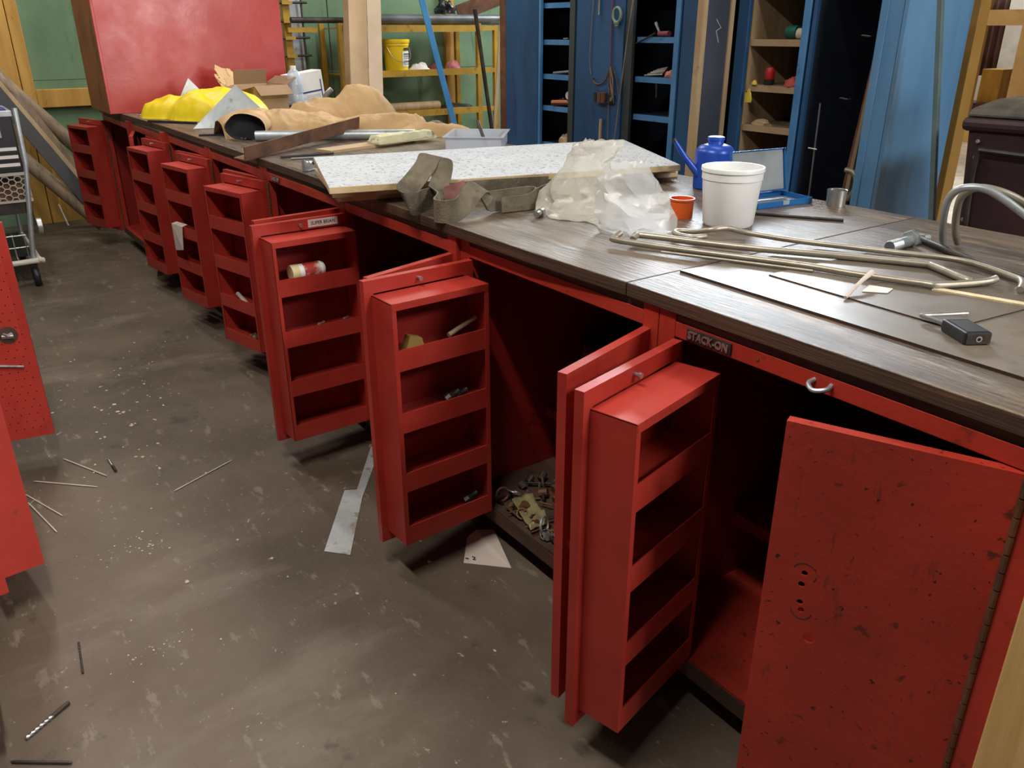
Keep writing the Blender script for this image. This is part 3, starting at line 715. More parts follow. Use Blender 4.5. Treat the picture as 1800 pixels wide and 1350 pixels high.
# padlock
pk = thing('padlock', 'black padlock with open shackle on the steel sheet', 'padlock', (.606, -.213, .9256), R_(-32))
Mx = Matrix.Rotation(R_(0), 4, 'Z')
obj('body', MB().bb(-.036, .036, -.023, .023, 0, .021), SATIN, pk, bevel=.004)
obj('body_plate', MB().bb(-.030, .026, -.017, .017, .021, .0216), BLACK, pk)
obj('end_cap', MB().bb(-.0375, -.036, -.020, .020, .002, .019), DARKST, pk)
obj('keyhole', MB().lathe([(.0052, 0), (.0052, .0006)], 16, M=Matrix.Translation((-.0376, 0, .0105)) @ Matrix.Rotation(-pi / 2, 4, 'Y')), STEEL, pk)
obj('key_slot', MB().lathe([(.0028, 0), (.0028, .0004)], 12, M=Matrix.Translation((-.0383, 0, .0105)) @ Matrix.Rotation(-pi / 2, 4, 'Y')), HOLE, pk)
obj('shackle', MB().tube(smooth_path([(.034, .012, .010), (.060, .020, .010), (.083, .029, .010), (.088, .024, .010), (.090, -.010, .010), (.093, -.045, .010), (.094, -.058, .010)], 5), .0038, 10), STEEL, pk, smooth=True)

# angle irons
def angle_iron(a, b, leg, th, roll, mt, name, lab):
    a = Vector(a); b = Vector(b); d = (b - a).normalized(); s = Vector((0, 0, 1)).cross(d).normalized(); u = d.cross(s)
    ro = Matrix.Rotation(roll, 3, d); s = ro @ s; u = ro @ u; Ln = (b - a).length
    Mt = Matrix.Translation((0, 0, 0)) @ Matrix((s, u, d)).transposed().to_4x4()
    m = MB(); m.prism([(0, 0), (leg, 0), (leg, th), (th, th), (th, leg), (0, leg)], 0, Ln, M=Mt)
    o = obj(name, m, mt); o.location = a
    return tag(o, lab, 'angle iron')
angle_iron((3.30, .085, .9215), (3.74, -.62, .962), .055, .005, R_(8), [RUST], 'angle_iron', 'rusty angle iron overhanging the bench edge, one end propped up')
# pipe pieces behind
rod('aluminium_pipe', [(3.90, -.17, .9445), (3.52, -.80, .9445)], .0235, GALV, 'bright metal pipe lying before the tan jacket', 'pipe')
rod('thin_tool', [(3.30, -.06, .926), (3.28, -.28, .926)], .0048, BLACK, 'thin black handled tool beside the angle iron', 'tool')
rod('pencil_bit', [(3.24, -.08, .925), (3.20, -.21, .925)], .0042, STEEL, 'small steel bit lying beside the black tool', 'tool')
m = MB()
def foamf(u, v):
    return (-.17 + .34 * u, -.045 + .09 * v, .036 + .012 * noise.noise(Vector((u * 7, v * 3, 1))) + (-.03 if u in (0, 1) or v in (0, 1) else 0))
m.grid(foamf, 20, 8); m.bb(-.168, .168, -.043, .043, 0, .012)
o = tag(obj('foam_slab', m, FOAM, smooth=True), 'mouldy cream foam slab behind the ceiling tiles', 'foam slab'); o.location = (3.42, -.68, .9330); o.rotation_euler = (0, 0, R_(-78))
# clear tray with a tool standing in it
tr = thing('plastic_tray', 'translucent plastic tray behind the ceiling tiles', 'tray', (3.16, -.915, ZT), R_(-40))
m = MB(); w_, d_, h_ = .15, .12, .055
for (x0, x1, y0, y1) in ((-w_, w_, -d_, -d_ + .003), (-w_, w_, d_ - .003, d_), (-w_, -w_ + .003, -d_ + .003, d_ - .003), (w_ - .003, w_, -d_ + .003, d_ - .003)): m.bb(x0, x1, y0, y1, .003, h_)
m.bb(-w_, w_, -d_, d_, 0, .003)
obj('shell', m, TRAYP, tr)
m = MB(); r = .012
for (x0, x1, y0, y1) in ((-w_ - r, w_ + r, -d_ - r, -d_), (-w_ - r, w_ + r, d_, d_ + r), (-w_ - r, -w_, -d_, d_), (w_, w_ + r, -d_, d_)): m.bb(x0, x1, y0, y1, h_ - .003, h_)
obj('rim', m, TRAYP, tr)
rod('file_handle', [(3.10, -.92, .9285), (3.14, -.93, .965), (3.20, -.945, 1.02)], .008, DARKST, 'dark grey tool leaning out of the plastic tray', 'tool')
# cast bracket
bk = thing('cast_bracket', 'small grey cast bracket at the worktop front edge', 'bracket', (2.94, -.03, ZT), R_(-60))
obj('web', MB().prism([(-.028, 0), (.028, 0), (.028, .022), (.018, .034), (.008, .026), (-.004, .036), (-.012, .03), (-.028, .044)], -.008, .008, M=frame((0, 0, 0), (1, 0, 0), (0, 0, 1))), GALV, bk, bevel=.002)
obj('foot', MB().bb(-.02, .03, -.014, .014, 0, .006), GALV, bk, bevel=.002)
obj('boss', MB().lathe([(.006, -.011), (.006, .011)], 12, M=Matrix.Translation((.02, 0, .026)) @ Matrix.Rotation(pi / 2, 4, 'X')), DARKST, bk)


# cloth mounds: closed draped height fields
def mound(name, x0, x1, y0, y1, hfn, nx, ny, mt, lab, cat, base=ZT):
    cx, cy = (x0 + x1) / 2, (y0 + y1) / 2; vs = []; fs = []; keep = {}
    H = [[hfn(x0 + (x1 - x0) * i / nx, y0 + (y1 - y0) * j / ny) for j in range(ny + 1)] for i in range(nx + 1)]
    m = MB(); idx = {}
    def V(i, j):
        if (i, j) not in idx:
            idx[(i, j)] = len(m.v); m.v.append((x0 + (x1 - x0) * i / nx - cx, y0 + (y1 - y0) * j / ny - cy, max(H[i][j], .0005)))
        return idx[(i, j)]
    for i in range(nx):
        for j in range(ny):
            if max(H[i][j], H[i + 1][j], H[i][j + 1], H[i + 1][j + 1]) > .001:
                m.f.append((V(i, j), V(i + 1, j), V(i + 1, j + 1), V(i, j + 1))); m.m.append(0)
    o = obj(name, m, mt, None, smooth=True, angle=180); o.location = (cx, cy, base)
    return o


def bump2(x, y, cx, cy, rx, ry, ro, h, pw=1.6):
    dx, dy = x - cx, y - cy; u = (dx * cos(ro) + dy * sin(ro)) / rx; v = (-dx * sin(ro) + dy * cos(ro)) / ry
    d = math.sqrt(u * u + v * v)
    if d >= 1: return 0
    return h * (1 - d ** 2.2) ** (1 / pw)


def smax(vals, k=.018):
    return k * math.log(sum(math.exp(v / k) for v in vals)) - k * math.log(len(vals)) * (1 if max(vals) <= 0 else 0) if max(vals) > 0 else 0


def ridged(v): return 1 - 2 * abs(noise.noise(v))


def jacket_h(x, y):
    a = [bump2(x, y, 4.14, -.29, .25, .16, R_(80), .115), bump2(x, y, 4.05, -.56, .24, .15, R_(88), .085), bump2(x, y, 3.86, -.80, .25, .15, R_(70), .098),
         bump2(x, y, 4.37, -.95, .21, .15, R_(75), .20, 1.0), bump2(x, y, 4.42, -.74, .24, .18, R_(85), .12), bump2(x, y, 3.62, -.97, .20, .09, R_(70), .045), bump2(x, y, 4.28, -.50, .17, .26, 0, .06)]
    if max(a) <= 0: return 0
    h = smax([v for v in a if v > 0], .012)
    w1 = Vector((x * 4.2 + y * 2.2, y * 7 - x * 3, .3)); w1 += Vector((1, 1, 0)) * noise.noise(Vector((x * 4, y * 4, 9))) * 1.2
    f = .040 * (max(ridged(w1 * .8), -.4) * .5 + .5) ** 2 - .014 + .010 * (ridged(w1 * 2.1 + Vector((3, 1, 0))) * .5 + .5) ** 2 + .006 * noise.noise(Vector((x * 40, y * 40, 0)))
    return max(0, h + (f - .008) * min(1, h / .045))


jk = thing('canvas_jacket', 'tan canvas work jacket heaped in the middle of the bench', 'jacket', (4.05, -.6, ZT))
o = mound('cloth', 3.38, 4.66, -1.16, -.08, jacket_h, 150, 140, CANVAS, '', ''); o.parent = jk; o.location = Vector(o.location) - Vector((4.05, -.6, ZT)); 
# open sleeve end at the left with dark lining
m = MB()
def sleeve(u, v, rr=1.0):
    th = 2 * pi * v; ax = Vector((4.17 - .21 * u, -.30 + .155 * u, ZT + .068 - .012 * u)); rad = (.062 + .014 * u) * rr
    d = Vector((.35, -.25, 0)).normalized(); s = Vector((d.y, -d.x, 0))
    k = 1 + .10 * noise.noise(Vector((cos(th) * 1.5, sin(th) * 1.5, u * 4)))
    p = ax + (Vector((.55, .83, 0)) * cos(th) * 1.25 + Vector((0, 0, 1)) * sin(th) * .86) * rad * k
    p.z = max(p.z, ZT + .001)
    return tuple(p - Vector((4.05, -.6, ZT)))
m.grid(lambda u, v: sleeve(u, v), 14, 28)
o = obj('sleeve', m, CANVAS, jk, smooth=True, angle=180)
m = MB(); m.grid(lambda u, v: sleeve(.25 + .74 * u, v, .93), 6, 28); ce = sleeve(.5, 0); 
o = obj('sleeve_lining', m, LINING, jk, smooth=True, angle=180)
m = MB(); m.add([sleeve(.80, j / 24, .95) for j in range(24)], [tuple(range(24))]); obj('sleeve_shade', m, LINING, jk)  # flat dark disc across the sleeve, standing in for the shade within
def yellow_h(x, y):
    h = max(bump2(x, y, 5.12, -.38, .30, .22, R_(50), .145), bump2(x, y, 5.32, -.20, .22, .13, R_(60), .10), bump2(x, y, 4.97, -.46, .2, .15, 0, .13))
    if h <= 0: return 0
    f = .014 + -.0 + .018 * ridged(Vector((x * 5 + y * 4, y * 8 - x * 5, 5))) + .006 * ridged(Vector((x * 13 + y * 9, y * 15 - x * 9, 2))) + noise.noise(Vector((x * 22, y * 22, 0))) * .008
    return max(0, h + (f - .012) * min(1, h / .05))
o = mound('rain_jacket', 4.65, 5.62, -.70, .02, yellow_h, 100, 80, YELLOWR, '', ''); tag(o, 'bright yellow rain jacket bundled before the red box', 'jacket')
# triangular steel sheets standing up
def tri_plate(name, pts, th, lab):
    a, b, d = [Vector(p) for p in pts]; n = (b - a).cross(d - a).normalized() * th
    m = MB(); m.add([a, b, d, a + n, b + n, d + n], [(0, 2, 1), (3, 4, 5), (0, 1, 4, 3), (1, 2, 5, 4), (2, 0, 3, 5)])
    return tag(obj(name, m, GALV, loc=tuple(a)), lab, 'metal plate')
tri_plate('gusset_plate', [(4.59, -.075, ZT + .001), (4.47, -.50, ZT + .001), (4.67, -.35, 1.125)], .003, 'grey triangular steel plate standing between yellow and tan jackets')
tri_plate('gusset_plate', [(5.48, -.20, ZT + .001), (5.48, -.50, ZT + .001), (5.50, -.33, 1.127)], .003, 'grey triangular steel plate behind the yellow jacket')
m = MB(); m.bb(-.16, .16, -.012, .012, 0, .012); o = tag(obj('steel_bar', m, DARKST), 'dark flat bar lying under the yellow jacket edge', 'bar'); o.location = (4.98, -.07, ZT); o.rotation_euler = (0, 0, R_(35))
m = MB(); m.bb(-.06, .06, -.008, .008, 0, .008); o = tag(obj('steel_bar', m, BLACK), 'short black bar beside the triangular plate', 'bar'); o.location = (4.25, -.07, ZT); o.rotation_euler = (0, 0, R_(70))
# open carton with flaps
cb = thing('cardboard_box', 'open cardboard carton between kraft bag and water bottle', 'box', (5.28, -.70, ZT), R_(8))
m = MB(); w_, d_, h_ = .13, .11, .165
for (x0, x1, y0, y1) in ((-w_, w_, -d_, -d_ + .004), (-w_, w_, d_ - .004, d_), (-w_, -w_ + .004, -d_ + .004, d_ - .004), (w_ - .004, w_, -d_ + .004, d_ - .004)): m.bb(x0, x1, y0, y1, 0, h_)
m.bb(-w_, w_, -d_, d_, 0, .004)
obj('walls', m, CARD, cb)
for Mt, sz in ((Matrix.Translation((w_, 0, h_)) @ Matrix.Rotation(R_(-8), 4, 'Y'), (0, .003, -d_, d_, 0, .085)), (Matrix.Translation((-w_, 0, h_)) @ Matrix.Rotation(R_(-125), 4, 'Y'), (0, .003, -d_, d_, 0, .09)), (Matrix.Translation((0, -d_, h_)) @ Matrix.Rotation(R_(60), 4, 'X'), (-w_, w_, 0, .003, 0, .08)), (Matrix.Translation((0, d_, h_)) @ Matrix.Rotation(R_(-100), 4, 'X'), (-w_, w_, 0, .003, 0, .08))):
    obj('flap', MB().bb(*sz, M=Mt), CARDD, cb)
# kraft paper bag
m = MB()
def kraft(u, v):
    th = 2 * pi * v; k = 1 + .5 * noise.noise(Vector((cos(th) * 3, sin(th) * 3, u * 6))) + .25 * noise.noise(Vector((cos(th) * 8, sin(th) * 8, u * 15)))
    r = (.05 + .055 * sin(pi * min(u, .98) ** .7)) * k * (1 if u < .99 else .3)
    return (5.50 - .02 + r * cos(th) * .8, -.66 + .10 * u + r * sin(th) * 1.0, 1.05 + .02 * u + max(0, r * 1.05 * sin(th * 1 + 1)))
m.grid(kraft, 16, 24)
o = tag(obj('paper_bag', m, KRAFT, loc=(5.48, -.62, 1.05), smooth=True, angle=30), 'crumpled brown paper bag on top of boxes by the red box', 'paper bag')
m = MB(); m.bb(-.11, .11, -.15, .15, 0, .125); o = tag(obj('carton', m, CARDD, bevel=.003), 'closed carton hidden under the crumpled paper bag', 'box'); o.location = (5.53, -.60, ZT)
# water bottle, wipes box
wb = thing('water_bottle', 'clear water bottle with blue base beside the white box', 'bottle', (5.24, -.905, ZT))
obj('body', MB().lathe([(.047, .0), (.05, .006), (.05, .045), (.046, .052), (.05, .06), (.05, .10), (.046, .108), (.05, .116), (.05, .18), (.036, .232), (.018, .25)], 28), BOTTLE, wb, smooth=True)
obj('cap', MB().lathe([(.017, .25), (.017, .27)], 18), WHITEP, wb, smooth=True)
obj('blue_band', MB().lathe([(.0512, .006), (.0512, .042)], 28, capb=False, capt=False), NAVY, wb, smooth=True)
bx = thing('printed_carton', 'white printed carton with navy stripe behind the tan jacket', 'box', (5.42, -1.045, ZT), R_(15))
obj('body', MB().bb(-.05, .05, -.125, .125, 0, .225, M=Matrix.Rotation(R_(-6), 4, 'X')), PAPER, bx, bevel=.002)
Mt = Matrix.Rotation(R_(-6), 4, 'X')
obj('navy_stripe', MB().bb(-.0508, -.0501, -.109, .109, .098, .108, M=Mt).bb(-.0508, -.0501, -.109, -.101, .01, .17, M=Mt), NAVY, bx)
m = MB()
for k in range(7): m.bb(-.0507, -.0501, -.09, .02 + .06 * random.random(), .025 + k * .009, .028 + k * .009, M=Mt)
m.bb(-.0507, -.0501, .05, .09, .125, .16, M=Mt)
_pl = obj('print_lines', m, mat('grey_print', c(150, 156, 170), None, 5, .7), bx); _pl['kind'] = 'stuff'
rod('spray_nozzle', [(5.06, -1.0, .937), (5.04, -1.02, 1.02), (5.02, -1.055, 1.06)], .016, STEEL, 'steel nozzle poking up behind the tan jacket', 'nozzle')
# pinkish red steel box
rb = thing('steel_box', 'big pinkish red steel box at the far end of the bench', 'metal box', (6.05, -.475, ZT))
obj('front_panel', MB().bb(-.300, -.292, -.578, .575, 0, .95), REDBOX, rb, bevel=.002)
obj('side_panel', MB().bb(-.292, .30, .567, .575, 0, .95), RUSTSIDE, rb)
obj('side_panel', MB().bb(-.292, .30, -.578, -.57, 0, .95), RUSTSIDE, rb)
obj('back_panel', MB().bb(.292, .30, -.57, .567, 0, .95), RUSTSIDE, rb)
obj('top_panel', MB().bb(-.292, .292, -.57, .567, .942, .95), REDBOX, rb)
obj('edge_fold', MB().bb(-.308, -.300, .560, .577, 0, .95), REDBOX, rb, bevel=.003)
# chips of paint on the top
m = MB()
for k in range(26):
    x = 5.3 + random.random() * .38; y = -.02 - random.random() * .14; s = .006 + random.random() * .012; a = random.random() * 6
    m.add([(x + s * cos(a + q), y + s * sin(a + q) * .7, ZT + .0008) for q in (0, 2, 3.6, 5)], [(0, 1, 2, 3)])
o = tag(obj('paint_chips', m, PAPER, loc=(5.5, -.1, ZT)), 'white paint chips scattered before the red box', 'debris', kind='stuff')


# ------------------------------------------------------------------ things in cabinets and racks
def door_pt(u, x, y, z):
    d = RD[u]; cab = CAB[u]; a = R_(180 - LA[u])
    bx_ = cab.location.x + d.location.x; by_ = cab.location.y + d.location.y
    return (bx_ + x * cos(a) - y * sin(a), by_ + x * sin(a) + y * cos(a), z), a


p, a = door_pt('C', .165, .078, .6575 + .028)
jr = thing('medicine_jar', 'cream jar with red label lying in the labelled door rack', 'jar', p, a + pi)
obj('body', MB().lathe([(.024, -.05), (.026, -.045), (.026, .028), (.022, .036), (.02, .038)], 24, M=Matrix.Rotation(pi / 2, 4, 'Y')), WHITEP, jr, smooth=True)
obj('lid', MB().lathe([(.0265, -.075), (.027, -.073), (.027, -.05)], 24, M=Matrix.Rotation(pi / 2, 4, 'Y')), mat('cream_lid', c(226, 206, 160), None, 5, .5), jr, smooth=True)
obj('red_label', MB().lathe([(.0265, -.035), (.0265, .02)], 24, M=Matrix.Rotation(pi / 2, 4, 'Y'), capb=False, capt=False), mat('red_label', c(176, 52, 48), c(216, 190, 170), 9, .6, lo=.5, hi=.56), jr, smooth=True)
p, a = door_pt('B', .235, .085, .6577)
o = tag(obj('wood_wedge', MB().prism([(-.03, 0), (.03, 0), (.022, .034), (-.012, .045)], -.012, .012, M=frame((0, 0, 0), (1, 0, 0), (0, 0, 1))), mat('tan_block', c(156, 128, 66), None, 5, .7)), 'small tan wooden wedge standing in a door rack', 'wedge'); o.location = p; o.rotation_euler = (0, 0, a + pi)
p, a = door_pt('B', .13, .09, .678)
q, a = door_pt('B', .03, .07, .700)
rod('wood_stick', [p, q], .0065, mat('pale_stick', c(180, 158, 128), None, 5, .7), 'pale stick leaning in the same rack as the wedge', 'stick')
p, a = door_pt('D', .07, .09, .29)
rod('paint_brush', [p, door_pt('D', .22, .075, .34)[0]], .009, PAPERP, 'pale brush handle lying in the fourth door rack', 'brush')
for u, x, z, r in (('D', .10, .138, .012), ('D', .13, .138, .009), ('C', .07, .472, .006), ('C', .16, .47, .008), ('B', .10, .47, .012), ('B', .13, .47, .014), ('B', .08, .14, .014)):
    p, a = door_pt(u, x, .085, z + .03)
    tag(obj('small_fitting', MB().lathe([(r, -r), (r * 1.2, 0), (r * .7, r), (r * .7, r * 2.2)], 10, M=Matrix.Rotation(1.2, 4, 'X')), DARKST if u == 'B' else RUST, None, smooth=True), 'small metal fitting left in the door rack ' + dict(B='that holds the wedge', C='with the name label', D='with the pale brush')[u], 'fitting', 'fittings left in the door racks').location = p
p, a = door_pt('E', .21, .117, .455)
m = MB(); m.add([(-.06, .02, -.055), (.065, .004, -.08), (.068, .003, .056), (-.05, .003, .055), (-.048, -.025, .062), (.07, -.025, .06)], [(0, 1, 2, 3), (3, 2, 5, 4)])
o = tag(obj('paper_towel', m, PAPERP, solid=.001), 'white paper towel hanging over a shelf lip of a door rack', 'paper'); o.location = p; o.rotation_euler = (0, 0, a)
p, a = door_pt('E', .06, .07, .1540)
o = tag(obj('tape_roll', MB().lathe([(.02, 0), (.026, 0), (.026, .06), (.02, .06)], 18), mat('cream_roll', c(206, 186, 130), None, 5, .6), smooth=True), 'cream tape roll standing in the bottom of a door rack', 'tape roll'); o.location = p
# can in third cabinet
o = thing('paint_can', 'grey metal can inside the cabinet with the name label', 'can', (2.05, -.16, .62), 0)
obj('body', MB().lathe([(.05, 0), (.05, .12)], 24, M=Matrix.Rotation(.25, 4, 'X')), PLYGREY, o, smooth=True)
obj('rim', MB().lathe([(.052, .115), (.052, .125), (.046, .125)], 24, M=Matrix.Rotation(.25, 4, 'X'), capt=False), GALV, o, smooth=True)
obj('inner_shelf', MB().bb(.004, CW - .004, -.94, -.08, .60, .606), REDIN, CAB['C'])
# yellow straps on the drawer chest in B
rod('ratchet_strap', [(1.36, -.48, .545), (1.34, -.42, .60), (1.40, -.40, .62), (1.47, -.44, .585), (1.52, -.48, .545)], .012, mat('dull_yellow_web', c(150, 128, 52), None, 6, .8), 'dull yellow strap lying on the chest inside the cabinet', 'strap')
rod('ratchet_strap', [(1.43, -.43, .548), (1.36, -.37, .562), (1.29, -.43, .56), (1.30, -.50, .545)], .013, mat('dull_yellow_web2', c(142, 122, 50), None, 6, .8), 'second yellow strap coiled on the chest inside the cabinet', 'strap')
tag(obj('black_pouch', MB().bb(1.46, 1.80, -.62, -.39, .5218, .54), BLACK, bevel=.006, loc=(1.6, -.5, .5218)), 'black flat pouch lying on the inner drawer chest', 'pouch')
# loose fittings on the floor of B
random.seed(21)
lab = 'loose metal fitting among the heap on the cabinet floor'
for k in range(46):
    x = 1.46 + random.random() * .29; y = -.02 - random.random() ** 1.3 * .22; z = .1155 + random.random() * .018; s = .006 + random.random() * .008
    kd = k % 4; Rm = Matrix.Rotation(random.random() * 6, 4, 'Z') @ Matrix.Rotation(random.random() * 3, 4, 'X')
    m = MB()
    if kd == 0: m.tube([(s * 1.7 * cos(t * pi / 8), s * 1.7 * sin(t * pi / 8), 0) for t in range(16)], s * .3, 6, closed=True)
    elif kd == 1: m.lathe([(s * .5, -s * 2), (s * .5, s), (s, s), (s, s * 1.6)], 6)
    elif kd == 2: m.tube([(-s * 3, 0, 0), (s * 3, 0, 0)], s * .35, 6)
    else: m.lathe([(s * .5, -s), (s, -s), (s, s), (s * .5, s)], 10)
    m.v = [tuple(Rm @ Vector(v)) for v in m.v]; zz = min(v[2] for v in m.v)
    o = tag(obj('metal_fitting', m, (DARKST, STEEL, RUST, DARKST, RUST, GALV, RUST)[k % 7], smooth=True), lab, 'fitting', 'loose fittings on the cabinet floor'); o.location = (x, y, max(z, .1146 - zz))
hc = tag(obj('hose_clamp', MB().tube([(.020 * cos(t * pi / 12), .020 * sin(t * pi / 12), 0) for t in range(24)], .003, 6, closed=True), STEEL, smooth=True), 'shiny ring clamp on top of the heap of fittings', 'clamp'); hc.location = (1.70, -.075, .142); hc.rotation_euler = (.5, .2, 0)
m = MB()
m.grid(lambda u, v: (1.52 + .16 * u, -.07 + .07 * v - .05 * u, .135 + .016 * noise.noise(Vector((u * 5, v * 5, 4)))), 10, 8)
tag(obj('crumpled_bag', m, mat('olive_film', c(120, 110, 72), c(160, 150, 110), 12, .3, 0, .4, 40), loc=(1.6, -.06, .12), smooth=True, solid=.001, angle=40), 'crumpled olive plastic bag lying on the fittings', 'plastic bag')
m = MB(); m.grid(lambda u, v: (.60 + .09 * u, -.12 - .05 * u, .25 + .14 * v + .02 * noise.noise(Vector((u * 4, v * 4, 1)))), 6, 8)
tag(obj('olive_rag', m, mat('olive_rag', c(96, 92, 60), None, 6, .8), loc=(.64, -.14, .2), smooth=True, solid=.002), 'olive rag hanging inside the nearest cabinet', 'rag')

# ------------------------------------------------------------------ things on the floor
def stick(a, b, r, mt, name, lab, cat, group=None):
    a = Vector((a[0], a[1], r + .0004)); b = Vector((b[0], b[1], r + .0004))
    d = b - a
    return tag(obj(name, MB().tube([a, a + d * .06, a + d * .94, b], [r * .6, r, r, r * .5], 8), mt, loc=tuple(a), smooth=True, angle=60), lab, cat, group)


WELD = mat('pale_filler_rod', c(196, 188, 174), c(216, 210, 198), 10, .5, .2)
stick((2.546, .702), (2.646, .477), .0022, WELD, 'welding_rod', 'pale welding rod lying alone in the middle of the aisle', 'rod', 'pale rods on the floor')
stick((3.003, .96), (2.783, .86), .0024, WELD, 'welding_rod', 'pale welding rod on the floor below the perforated door corner', 'rod', 'pale rods on the floor')
stick((2.889, 1.068), (2.723, .90), .0024, WELD, 'welding_rod', 'pale welding rod lying just in front of the one below the perforated door', 'rod', 'pale rods on the floor')
stick((2.81, 1.103), (2.596, 1.025), .0023, WELD, 'welding_rod', 'upper long rod of the crossing three near the rack door', 'rod', 'pale rods on the floor')
stick((2.745, 1.102), (2.505, 1.054), .0025, WELD, 'welding_rod', 'lower long rod of the crossing three near the rack door', 'rod', 'pale rods on the floor')
stick((2.701, 1.126), (2.752, 1.082), .0022, CONDUIT, 'welding_rod', 'short stub crossing two pale rods near the rack door', 'rod', 'pale rods on the floor')


def drill(a, b, r, lab):
    a = Vector((a[0], a[1], 0)); b = Vector((b[0], b[1], 0)); Ln = (b - a).length
    t = thing('drill_bit', lab, 'drill bit', (a.x, a.y, .0003), math.atan2(b.y - a.y, b.x - a.x), 'drill bits on the floor')
    obj('shank', MB().tube([(0, 0, r), (Ln * .38, 0, r)], r, 10), DARKST, t, smooth=True, angle=60)
    m = MB(); n = 40; vs = []; fs = []
    for i in range(n + 1):
        x = Ln * (.38 + .60 * i / n); ph = i / n * 2 * pi * 3
        for j in range(10):
            th = 2 * pi * j / 10; rr = r * (.55 + .45 * abs(cos(th - ph)))
            vs.append((x, rr * cos(th), r + rr * sin(th)))
    for i in range(n):
        for j in range(10): j2 = (j + 1) % 10; fs.append((i * 10 + j, i * 10 + j2, (i + 1) * 10 + j2, (i + 1) * 10 + j))
    vs.append((Ln, 0, r)); fs += [(n * 10 + j, n * 10 + (j + 1) % 10, len(vs) - 1) for j in range(10)]
    m.add(vs, fs); obj('flutes', m, STEEL if r > .004 else DARKST, t, smooth=True, angle=50)
    return t


drill((1.727, 1.142), (1.666, 1.236), .0048, 'thick twist drill bit lying near the bottom left corner')
drill((1.812, 1.099), (1.936, 1.088), .0026, 'thin dark drill bit lying above the thick one')
drill((2.799, .828), (2.911, .832), .0048, 'short stubby drill bit beside the pale rods')
stick((1.618, 1.268), (1.542, 1.165), .0036, DARKST, 'steel_pin', 'dark round pin at the very bottom left of the floor', 'pin')
# steel strip with a notch, and paper
m = MB(); m.prism([(1.942, .434), (1.881, .382), (2.40, .005), (2.45, .035), (2.255, .155), (2.21, .235)], .0006, .0026)
m = MB(); m.prism([(1.942, .434), (1.881, .380), (2.150, .212), (2.430, .004), (2.452, .032), (2.205, .205), (2.225, .24)], .0006, .0028)
tag(obj('steel_strip', m, mat('pitted_galvanised', c(176, 182, 182), c(204, 210, 212), 8, .45, .35, .1, 40, spots=[(12, .56, .06, c(140, 122, 94), .75, I1)]), loc=(2.1, .25, .0005)), 'notched galvanised steel strip lying on the floor under a door', 'metal strip')
m = MB(); m.add([(1.659, .133, .001), (1.560, .036, .001), (1.745, -.030, .004), (1.765, .02, .012), (1.758, .058, .004)], [(0, 1, 2, 3, 4)])
pp = thing('paper_sheet', 'white paper sheet on the floor beside the plinth', 'paper', (1.66, .05, 0))
m.v = [tuple(Vector(v) - Vector((1.66, .05, 0))) for v in m.v]
obj('sheet', m, PAPERP, pp, solid=.0008)
m = MB(); m.tube([Vector(v) - Vector((1.66, .05, 0)) for v in [(1.668, .098, .0036), (1.658, .094, .0034), (1.654, .104, .0033), (1.648, .098, .0033)]], .0015, 6).tube([Vector(v) - Vector((1.66, .05, 0)) for v in [(1.672, .118, .0036), (1.664, .112, .0034)]], .0018, 6)
obj('ink_mark', m, INK, pp)
# crumbs: paint flakes and swarf
random.seed(5)
m = MB()
def flake(x, y, s):
    a = random.random() * 6; n = random.choice((4, 5, 6)); el = .5 + random.random() * .5
    pts = [(x + s * (.6 + .5 * random.random()) * cos(a + 2 * pi * k / n), y + s * el * (.6 + .5 * random.random()) * sin(a + 2 * pi * k / n), .0012) for k in range(n)]
    m.add(pts + [(x, y, .0012 + s * .25)], [(k, (k + 1) % n, n) for k in range(n)])
for k in range(150): flake(1.3 + random.random() * 3.6, -.05 + random.random() * 1.2, .0015 + random.random() ** 3 * .0055)
for k in range(55): flake(random.gauss(3.35, .35), random.gauss(.70, .12), .004 + random.random() * .008)
for k in range(40): flake(random.gauss(2.28, .04), random.gauss(.87, .05), .002 + random.random() * .004)
for k in range(30): flake(random.gauss(1.80, .03), random.gauss(.96, .06), .0015 + random.random() * .003)
for (x, y, s) in ((2.03, .80, .011), (1.71, .44, .008), (2.0, .57, .008), (1.72, .21, .009), (2.15, .62, .007)): flake(x, y, s)
tag(obj('floor_crumbs', m, mat('pale_crumbs', c(170, 158, 136), c(206, 196, 178), 30, .8), loc=(2.3, .6, 0)), 'pale paint flakes and crumbs scattered over the floor', 'debris', kind='stuff')

# ------------------------------------------------------------------ cart with tool box and crate (far left)
ct = thing('service_cart', 'grey wheeled cart at the far left of the aisle', 'cart', (5.50, .66, 0))
def T(pts, r=.012): return MB().tube(pts, r, 10)
CYW = .55
for yy in (0, CYW): obj('front_upright', T([(-.03, yy + .055, .17), (-.02, yy + .02, .42), (.0, yy - .02, .70), (.02, yy - .03, 1.0)], .014), GALV, ct, smooth=True)
for yy in (.0, CYW): obj('rear_upright', T([(.75, yy + .03, .15), (.75, yy, 1.05)], .014), GALV, ct, smooth=True)
obj('base_frame', MB().tube(smooth_path([(.75, .03, .16), (.0, .03, .16), (-.05, .05, .155), (-.05, .55, .155), (.0, .57, .16), (.75, .57, .16)], 4), .016, 10), mat('cream_tube', c(196, 192, 176), c(210, 206, 192), 8, .5), ct, smooth=True)
m = MB()
for k in range(9): m.tube([(-.03, .07 + k * .06, .16), (.05, .07 + k * .06, .16), (.06, .07 + k * .06, .30)], .004, 6)
for z in (.22, .29): m.tube([(.055, .06, z), (.055, .56, z)], .004, 6)
obj('wire_front', m, STEEL, ct, smooth=True)
obj('lower_deck', MB().bb(.06, .74, .05, .56, .165, .18), BLACK, ct)
obj('upper_deck', MB().bb(.0, .74, .0, .54, .425, .49), DARKST, ct)
